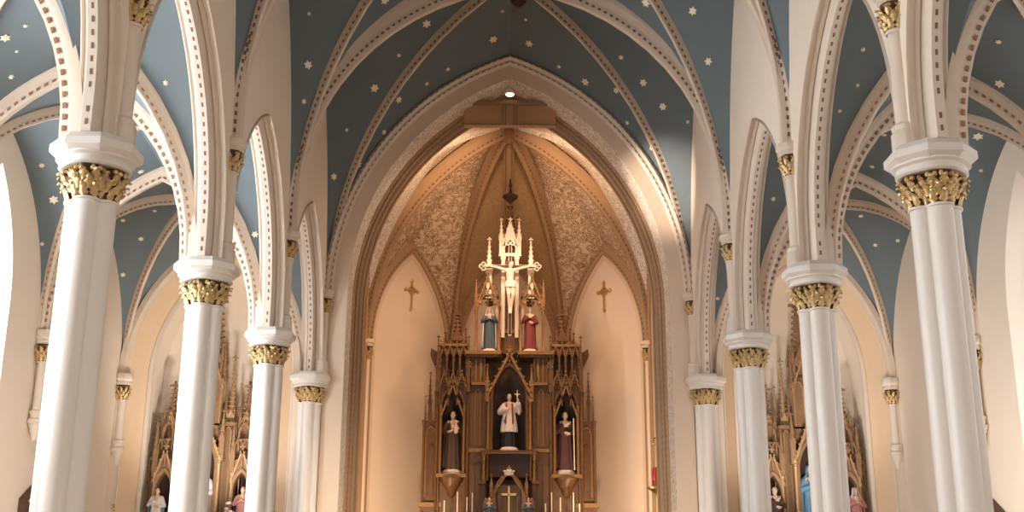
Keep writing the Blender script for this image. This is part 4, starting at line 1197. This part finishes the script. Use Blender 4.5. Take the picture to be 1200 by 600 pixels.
statue('saint_statue', 'dark brown robed statue holding a child in the left tower niche', 'statue', (hx(-66), HY+.20, hz(44)+.115), 1.86, 'book', 'gown', 'habit', None, 'hairb', 'habit', extra=child)
statue('saint_statue', 'dark reddish robed statue with a pale staff in the right tower niche', 'statue', (hx(66), HY+.20, hz(44)+.115), 1.86, 'chest', 'gown', 'plum', None, 'hairb', 'habit', extra=staff)
def wings(t):
    w = MB()
    for s in (-1, 1):
        rows = []
        for i in range(8):
            f = i/7
            z = 1.62 - 1.1*f; wd = .10 + .22*math.sin(PI*min(1, f*.9+.1))
            rows.append([(s*(.05 + wd*j/4), .12 + .05*j/4, z + .12*(j/4)*(1-f)) for j in range(5)])
        w.grid(rows)
    o = w.build('wings', 'woodg', t); md = o.modifiers.new('thick', 'SOLIDIFY'); md.thickness = .02
for s, sd in ((-1, 'left'), (1, 'right')):
    statue('angel_statue', 'small kneeling height angel in pale blue just %s of the tabernacle' % sd if False else 'small angel statue in pale blue just %s of the tabernacle' % sd, 'statue', (hx(s*22), HY-.74, 3.105), 1.0, 'fold', 'gown', 'dusk', None, 'hairb', None, extra=wings)
mb = MB(); mb.box(HX-2.3, HX+2.3, HY-.98, HY-.44, 2.9, 3.04); mb.build('gradine', 'woodg', ha)
mb = MB(); mb.box(HX-2.25, HX+2.25, HY-.96, HY-.46, 1.47, 2.9); mb.build('gradine_base', 'wood', ha)

# candles on the altar shelf
cp = thing('altar_candle', 'x', 'candle', (0, 0, 0), 'tall white candles on the altar shelf')
mb = MB(); mb.lathe(0, 0, [(.019, -.62), (.019, -.008), (.015, 0)], 12); mb.build('candle', 'wax', cp)
mb = MB(); mb.tube([(0, 0, -.002), (0, 0, .03)], .004, 6); mb.build('wick', 'black', cp)
mb = MB(); mb.lathe(0, 0, [(.07, -1.02), (.07, -1.0), (.02, -.96), (.018, -.82), (.03, -.78), (.018, -.74), (.05, -.64), (.055, -.62), (.02, -.60)], 14); mb.build('candlestick', 'brass', cp)
ord5 = ['first', 'second', 'third', 'fourth', 'fifth']
first = True
for sd, lst in (('left', [(-74, 13), (-59, 23), (-48, 17), (-42, 22)]), ('right', [(42, 10), (49, 23), (59, 17), (74, 23), (81, 10)])):
    for k, (u, g) in enumerate(lst):
        c = cp if first else copy_tree(cp)
        first = False
        c.location = (hx(u, 10), HY-.72, hz(g) - .04)
        ztop = hz(g) - .04
        n = 'of %s white candles on the %s side of the altar' % ('four' if sd == 'left' else 'five', sd)
        c['label'] = '%s from the left %s' % (ord5[k], n)
        c.scale = (1, 1, (ztop - 3.04)/1.02)
# ---------------------------------------------------------------- lamps and added unseen fills (name, place, target, watts, ...)
WORLD = 0.95
GROUND = (.20, .17, .145)
EXPO = 0.5
warm = (1, .61, .35)
LIGHTS = [
 ('S', 'altar_spot_left', (-2.6, 31.7, 13.4), (2.4, 37.2, 7.0), 560, 70, .7, .55, warm),
 ('S', 'altar_spot_right', (2.6, 31.7, 13.4), (-2.4, 37.2, 7.0), 560, 70, .7, .55, warm),
 ('S', 'crucifix_spot', (0, 31.5, 14.2), (.05, 35.5, 11.6), 330, 20, .6, .10, (1, .78, .56)),
 ('S', 'vault_spot_left', (-1.5, 32.2, 13.6), (-2.3, 34.4, 14.9), 260, 95, 1, .05, warm),
 ('S', 'vault_spot_right', (1.5, 32.2, 13.6), (2.3, 34.4, 14.9), 260, 95, 1, .05, warm),
 ('S', 'arch_spot', (-4.3, 24.6, 9.6), (4.5, 29.8, 12.2), 5000, 19, 1, .15, (1, .80, .64)),
 ('S', 'apse_fill_left', (-2.6, 32.0, 2.4), (-3.7, 37.2, 5.0), 620, 80, .8, .3, (1, .72, .48)),  # unseen pair added to lift the lower apse walls
 ('S', 'apse_fill_right', (2.6, 32.0, 2.4), (3.7, 37.2, 5.0), 620, 80, .8, .3, (1, .72, .48)),
 ('S', 'jamb_fill_left', (-1.5, 27.0, 2.2), (-5.0, 29.8, 3.6), 420, 70, 1, .3, (1, .80, .60)),  # unseen low pair added to brighten the walls beside the arch
 ('S', 'jamb_fill_right', (1.5, 27.0, 2.2), (5.0, 29.8, 3.6), 220, 70, 1, .3, (1, .80, .60)),
 ('S', 'niche_fill_left', (-6.6, 27.2, 2.4), (-8.0, 30.9, 7.4), 950, 75, 1, .4, (1, .88, .76)),  # unseen pair added to brighten the altar niches
 ('S', 'niche_fill_right', (6.6, 27.2, 2.4), (8.0, 30.9, 7.4), 600, 75, 1, .4, (1, .88, .76)),
 ('S', 'aisle_fill_left', (-6.4, 19.5, 1.6), (-10.2, 26.0, 5.5), 600, 80, 1, .4, (1, .88, .76)),  # unseen uplights added to brighten the aisle walls
 ('S', 'aisle_fill_right', (6.4, 19.5, 1.6), (10.2, 26.0, 5.5), 850, 80, 1, .4, (1, .88, .76)),
 ('A', 'chancel_fill', (.0, 31.3, 13.95), (0, 36.6, 5.0), 130, 2.0, .35, (1, .68, .44)),  # soft fill added behind the valance to brighten the apse
]
# ---------------------------------------------------------------- side altars
def side_altar(sx, label):
    t = thing('side_altar', label, 'altar', (sx*8.07, 30.55, 0), 'gothic side altars')
    A = ['side', 'sidel', 'woodd']
    yb = .9
    mb = MB()
    mb.box(-1.5, 1.5, -.9, -.1, 0, 1.2, 0); mb.box(-1.6, 1.6, -.95, -.05, 1.2, 1.3, 1); mb.box(-1.55, 1.55, -.1, yb, 0, 2.6, 0)
    mb.build('altar_table', A, t)
    mb = MB()
    mb.box(-.95, .95, .3, yb, 2.6, 5.75, 0)
    for q in (-1, 1): mb.box(min(q*.95, q*1.5), max(q*.95, q*1.5), .4, yb, 2.6, 4.7, 0)
    for k in range(13):
        x = -.9 + k*.15; mb.box(x-.015, x+.015, .27, .3, 2.6, 5.7, 1)
    mb.build('backing', A, t)
    cn = MB()
    na = Arc(.30, .75, 4.55)
    niche_front(cn, 0, -.02, .42, 2.6, na, lambda u: 4.75 + max(0, 1-abs(u)/.42)*1.0, 0, .05)
    gable(cn, 0, -.12, -.02, 4.7, 5.85, .46, .06, 1, 6)
    for q in (-1, 1):
        post(cn, q*.42, -.06, 2.6, 4.8, .04, 1); pinnacle(cn, q*.46, -.04, 4.7, 6.1, .13, 0, crk=5)
    cn.build('centre_niche', A, t)
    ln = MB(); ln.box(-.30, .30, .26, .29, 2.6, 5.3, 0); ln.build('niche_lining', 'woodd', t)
    for q in (-1, 1):
        tw = MB(); x = q*1.02
        tw.box(x-.27, x+.27, .35, yb, 2.6, 5.0, 0)
        a2 = Arc(.19, .42, 4.0)
        niche_front(tw, x, .02, .27, 2.6, a2, 4.75, 0, .05)
        gable(tw, x, -.06, .02, 4.15, 5.0, .28, .05, 1, 4)
        for e in (-1, 1):
            post(tw, x+e*.25, -.02, 2.6, 4.4, .03, 1); pinnacle(tw, x+e*.27, .02, 4.3, 5.75, .11, 0, crk=5)
        for k in range(2): lancet(tw, x-.22+k*.22, x+k*.22, 4.55, 5.3, .0, .06, .022, 0)
        lancet(tw, x-.15, x+.15, 5.0, 5.75, .08, .06, .03, 0)
        tw.box(x-.24, x+.24, .1, .6, 5.25, 5.32, 1)
        tw.build('tower', A, t)
        sp = MB(); crocket_spire(sp, x, .35, 5.05, 6.90, .36, 0, None, .125, .36)
        gable(sp, x, .12, .17, 5.3, 5.95, .2, .035, 1, 3)
        for e in (-1, 1): crocket_spire(sp, x+e*.22, .3, 5.0, 6.05, .13, 0, None, .09, .3)
        sp.build('spire', A, t)
        sl = MB(); sl.box(x-.19, x+.19, .3, .33, 2.6, 4.4, 0); sl.build('niche_lining', 'woodd', t)
        # slim spire between tower and centre
        ss = MB(); crocket_spire(ss, q*.54, .45, 5.7, 7.65, .21, 1, None, .12, .12); crocket_spire(ss, q*.36, .5, 5.6, 7.1, .16, 1, None, .11, .1); crocket_spire(ss, q*.74, .5, 5.5, 6.9, .15, 1, None, .11, .1)
        ss.box(q*.56-.2, q*.56+.2, .2, .7, 5.68, 5.78, 0)
        for k in range(3): lancet(ss, q*.56-.24+k*.16, q*.56-.24+(k+1)*.16, 4.75, 5.65, .2, .05, .018, 1 if k == 1 else 0)
        ss.build('slim_spire', A, t)
        wg = MB()
        crocket_spire(wg, q*1.40, .3, 4.2, 5.85, .20, 0, None, .11, .34); crocket_spire(wg, q*1.57, .3, 3.5, 4.9, .15, 0, None, .10, .34)
        xa, xb = sorted((q*1.30, q*1.56))
        wg.box(xa, xb, .38, yb-.1, 2.6, 4.3, 0); lancet(wg, xa, xb, 2.6, 4.2, .38, .06, .03, 1)
        gable(wg, (xa+xb)/2, .30, .38, 4.1, 4.75, .14, .035, 1, 3)
        wg.build('wing', A, t)
    gs = MB()
    gs.box(-.30, .30, .3, yb-.1, 5.7, 7.1, 0)
    for k in range(2): lancet(gs, -.28+k*.28, k*.28, 5.75, 7.0, .28, .06, .03, 1)
    gable(gs, 0, .18, .25, 6.7, 7.6, .32, .045, 1, 5)
    for q in (-1, 1): crocket_spire(gs, q*.30, .28, 6.3, 8.0, .18, 0, None, .12, .3)
    crocket_spire(gs, 0, .5, 7.0, 9.35, .50, 0, None, .16, .2)
    gs.build('great_spire', A, t)
    return t
side_altar(-1, 'gothic side altar with crocketed spires in the niche of the left aisle')
side_altar(1, 'gothic side altar with crocketed spires in the niche of the right aisle')
SY = 30.55
statue('saint_statue', 'blue mantled statue in the centre niche of the right side altar', 'statue', (8.07, SY+.06, 2.72), 1.98, 'fold', 'gown', 'skyb', 'skyb', None, 'skyb')
statue('saint_statue', 'dark robed statue with white head in the left niche of the right side altar', 'statue', (8.07-1.02, SY-.12, 2.72), 1.38, 'chest', 'gown', 'habit', None, 'cloud', 'plum')
statue('saint_statue', 'white veiled statue in rose robe in the right niche of the right side altar', 'statue', (8.07+1.10, SY-.12, 2.72), 1.38, 'fold', 'gown', 'rose', 'cloud', None, 'rose')
statue('saint_statue', 'statue in pale blue and white in the left niche of the left side altar', 'statue', (-8.07-1.05, SY-.32, 2.72), 1.26, 'chest', 'gown', 'cloud', None, 'hairb', 'skyb')
statue('saint_statue', 'white robed statue half hidden in the centre niche of the left side altar', 'statue', (-8.07, SY+.06, 2.72), 1.85, 'chest', 'gown', 'cloud', None, 'hairb', 'sand')
statue('saint_statue', 'statue in plum mantle over white in the right niche of the left side altar', 'statue', (-8.07+1.12, SY-.12, 2.72), 1.32, 'fold', 'gown', 'rose', None, 'hairb', 'plum')
# white flowers and a gilt candelabrum by the left side altar
t = thing('flower_vase', 'vase of white and pink flowers standing at the right end of the left side altar', 'flowers', (-8.07+.78, SY-.30, 2.6))
mb = MB(); mb.lathe(0, 0, [(.07, 0), (.08, .02), (.05, .06), (.11, .2), (.12, .28), (.08, .36), (.10, .40)], 16); mb.build('vase', 'brass', t)
mb = MB()
for k in range(26):
    a = random.uniform(0, 2*PI); r = random.uniform(.02, .20); z = .52 + random.uniform(0, .62)*(1 - r)
    mb.tube([(0, 0, .36), (r*.6*math.cos(a), r*.6*math.sin(a)*.7, z*.7 + .1), (r*math.cos(a), r*.7*math.sin(a), z)], .005, 5, 2)
    m = 1 if random.random() < .3 else 0
    for q in range(6):
        b = q*PI/3; mb.ball((r*math.cos(a) + .035*math.cos(b), r*.7*math.sin(a) + .02*math.sin(b), z + .02*math.sin(b)), .030, 6, m, (1, .8, .7))
    mb.ball((r*math.cos(a), r*.7*math.sin(a) - .02, z + .01), .022, 6, m)
mb.build('flowers', ['cloud', 'rose', 'habit'], t)
t = thing('candelabrum', 'slender gilt candelabrum top in front of the left aisle niche', 'candelabrum', (-9.55, 28.2, 0))
mb = MB(); mb.lathe(0, 0, [(.22, 0), (.22, .04), (.06, .1), (.025, .3), (.025, 3.0), (.05, 3.04), (.02, 3.1), (.02, 3.3)], 14); mb.build('stem', 'brass', t)
mb = MB()
for k in range(6):
    a = k*PI/3
    mb.tube([(0, 0, 3.1), (.10*math.cos(a), .10*math.sin(a), 3.06), (.15*math.cos(a), .15*math.sin(a), 3.18)], .011, 6); mb.ball((.15*math.cos(a), .15*math.sin(a), 3.20), .035, 8)
mb.ball((0, 0, 3.32), .05, 8); mb.box(-.012, .012, -.012, .012, 3.3, 3.46); mb.box(-.05, .05, -.012, .012, 3.40, 3.425)
mb.build('branches', 'brass', t)

# carved stations on the aisle walls, their tops rising into the picture
for sx, side, y, dz in ((-1, 'left', 25.0, .0), (1, 'right', 24.4, -.28)):
    t = thing('station_relief', 'dark carved wooden relief group on the %s aisle wall at the picture foot' % side, 'relief', (sx*AW, y, 2.3 + dz), None, 0)
    mb = MB()
    iw = -sx
    mb.box(min(0, iw*.08), max(0, iw*.08), -.6, .6, 0, .95, 0); mb.box(min(0, iw*.3), max(0, iw*.3), -.68, .68, -.08, .0, 0)
    for q in (-1, 1): mb.box(min(0, iw*.16), max(0, iw*.16), q*.62-.05, q*.62+.05, 0, 1.0, 0)
    mb.bar((iw*.08, -.68, .95), (iw*.08, 0, 1.35), .10, .14, 0, side=X_); mb.bar((iw*.08, .68, .95), (iw*.08, 0, 1.35), .10, .14, 0, side=X_)
    mb.build('frame', 'station', t)
    b = MB()
    capsule(b, (iw*.16, -.2, .05), (iw*.20, -.16, .62), .12, .13); head(b, (iw*.24, -.14, .88), .8, turn=sx*1.2)
    capsule(b, (iw*.18, -.12, .62), (iw*.3, .1, .42), .05, .04)
    obj('relief_figure', remeshed(b, 'relief_figure', .014), 'station', t)
    b = MB()
    capsule(b, (iw*.16, .25, .05), (iw*.22, .2, .5), .14, .13); head(b, (iw*.26, .16, .74), .8, turn=sx*1.4)
    obj('relief_figure', remeshed(b, 'relief_figure', .014), 'habit', t)
    mb = MB(); mb.bar((iw*.30, -.5, .25), (iw*.22, .42, 1.30), .10, .08, 0, side=X_); mb.bar((iw*.27, -.02, 1.05), (iw*.25, .44, .80), .10, .08, 0, side=X_)
    mb.build('carved_cross', 'station', t)

# ---------------------------------------------------------------- light
w = bpy.data.worlds.new('sky'); SC.world = w; w.use_nodes = True
bg = w.node_tree.nodes['Background']; bg.inputs['Strength'].default_value = WORLD
tc = w.node_tree.nodes.new('ShaderNodeTexCoord'); sx_ = w.node_tree.nodes.new('ShaderNodeSeparateXYZ'); rp = w.node_tree.nodes.new('ShaderNodeValToRGB')
w.node_tree.links.new(tc.outputs['Generated'], sx_.inputs[0]); w.node_tree.links.new(sx_.outputs['Z'], rp.inputs[0]); w.node_tree.links.new(rp.outputs[0], bg.inputs['Color'])
rp.color_ramp.elements[0].position = 0.0; rp.color_ramp.elements[0].color = (*GROUND, 1)       # pale overcast sky over darker ground
rp.color_ramp.elements[1].position = .06; rp.color_ramp.elements[1].color = (1.0, .925, .85, 1)
def spot(name, loc, tgt, e, size, blend=.6, rad=.12, col=(1, .72, .46)):
    l = bpy.data.lights.new(name, 'SPOT'); l.energy = e; l.spot_size = math.radians(size); l.spot_blend = blend; l.shadow_soft_size = rad; l.color = col
    o = bpy.data.objects.new(name, l); COL.objects.link(o); o.location = loc
    o.rotation_euler = (Vector(tgt) - Vector(loc)).to_track_quat('-Z', 'Y').to_euler(); return o
def area(name, loc, tgt, e, sx, sy, col=(1, 1, 1)):
    l = bpy.data.lights.new(name, 'AREA'); l.shape = 'RECTANGLE'; l.size = sx; l.size_y = sy; l.energy = e; l.color = col
    o = bpy.data.objects.new(name, l); COL.objects.link(o); o.location = loc
    o.rotation_euler = (Vector(tgt) - Vector(loc)).to_track_quat('-Z', 'Y').to_euler(); return o
def point(name, loc, e, rad, col):
    l = bpy.data.lights.new(name, 'POINT'); l.energy = e; l.shadow_soft_size = rad; l.color = col
    o = bpy.data.objects.new(name, l); COL.objects.link(o); o.location = loc
for l in LIGHTS:
    if l[0] == 'P': point(*l[1:]); continue
    if l[0] == 'S': spot(*l[1:])
    else: area(*l[1:])

# ---------------------------------------------------------------- camera
cam = bpy.data.cameras.new('camera'); co = bpy.data.objects.new('camera', cam); COL.objects.link(co)
F, P, YW, RO, CX = 1330.67, .2784, .0066, .0051, -.1142
f = Vector((math.sin(YW)*math.cos(P), math.cos(YW)*math.cos(P), math.sin(P))); rt = Vector((math.cos(YW), -math.sin(YW), 0)); up = rt.cross(f)
R = rt*math.cos(RO) + up*math.sin(RO); U = up*math.cos(RO) - rt*math.sin(RO)
co.matrix_world = Matrix(((R.x, U.x, -f.x, CX), (R.y, U.y, -f.y, 0), (R.z, U.z, -f.z, 1.7), (0, 0, 0, 1)))
cam.sensor_width = 36; cam.lens = 36*F/1200; cam.clip_end = 200
SC.camera = co
SC.view_settings.view_transform = 'Standard'; SC.view_settings.look = 'None'; SC.view_settings.exposure = EXPO; SC.view_settings.gamma = 1
try: SC.view_settings.use_curve_mapping = False
except Exception: pass
SC.cycles.use_denoising = True
SC.cycles.max_bounces = 8; SC.cycles.diffuse_bounces = 5
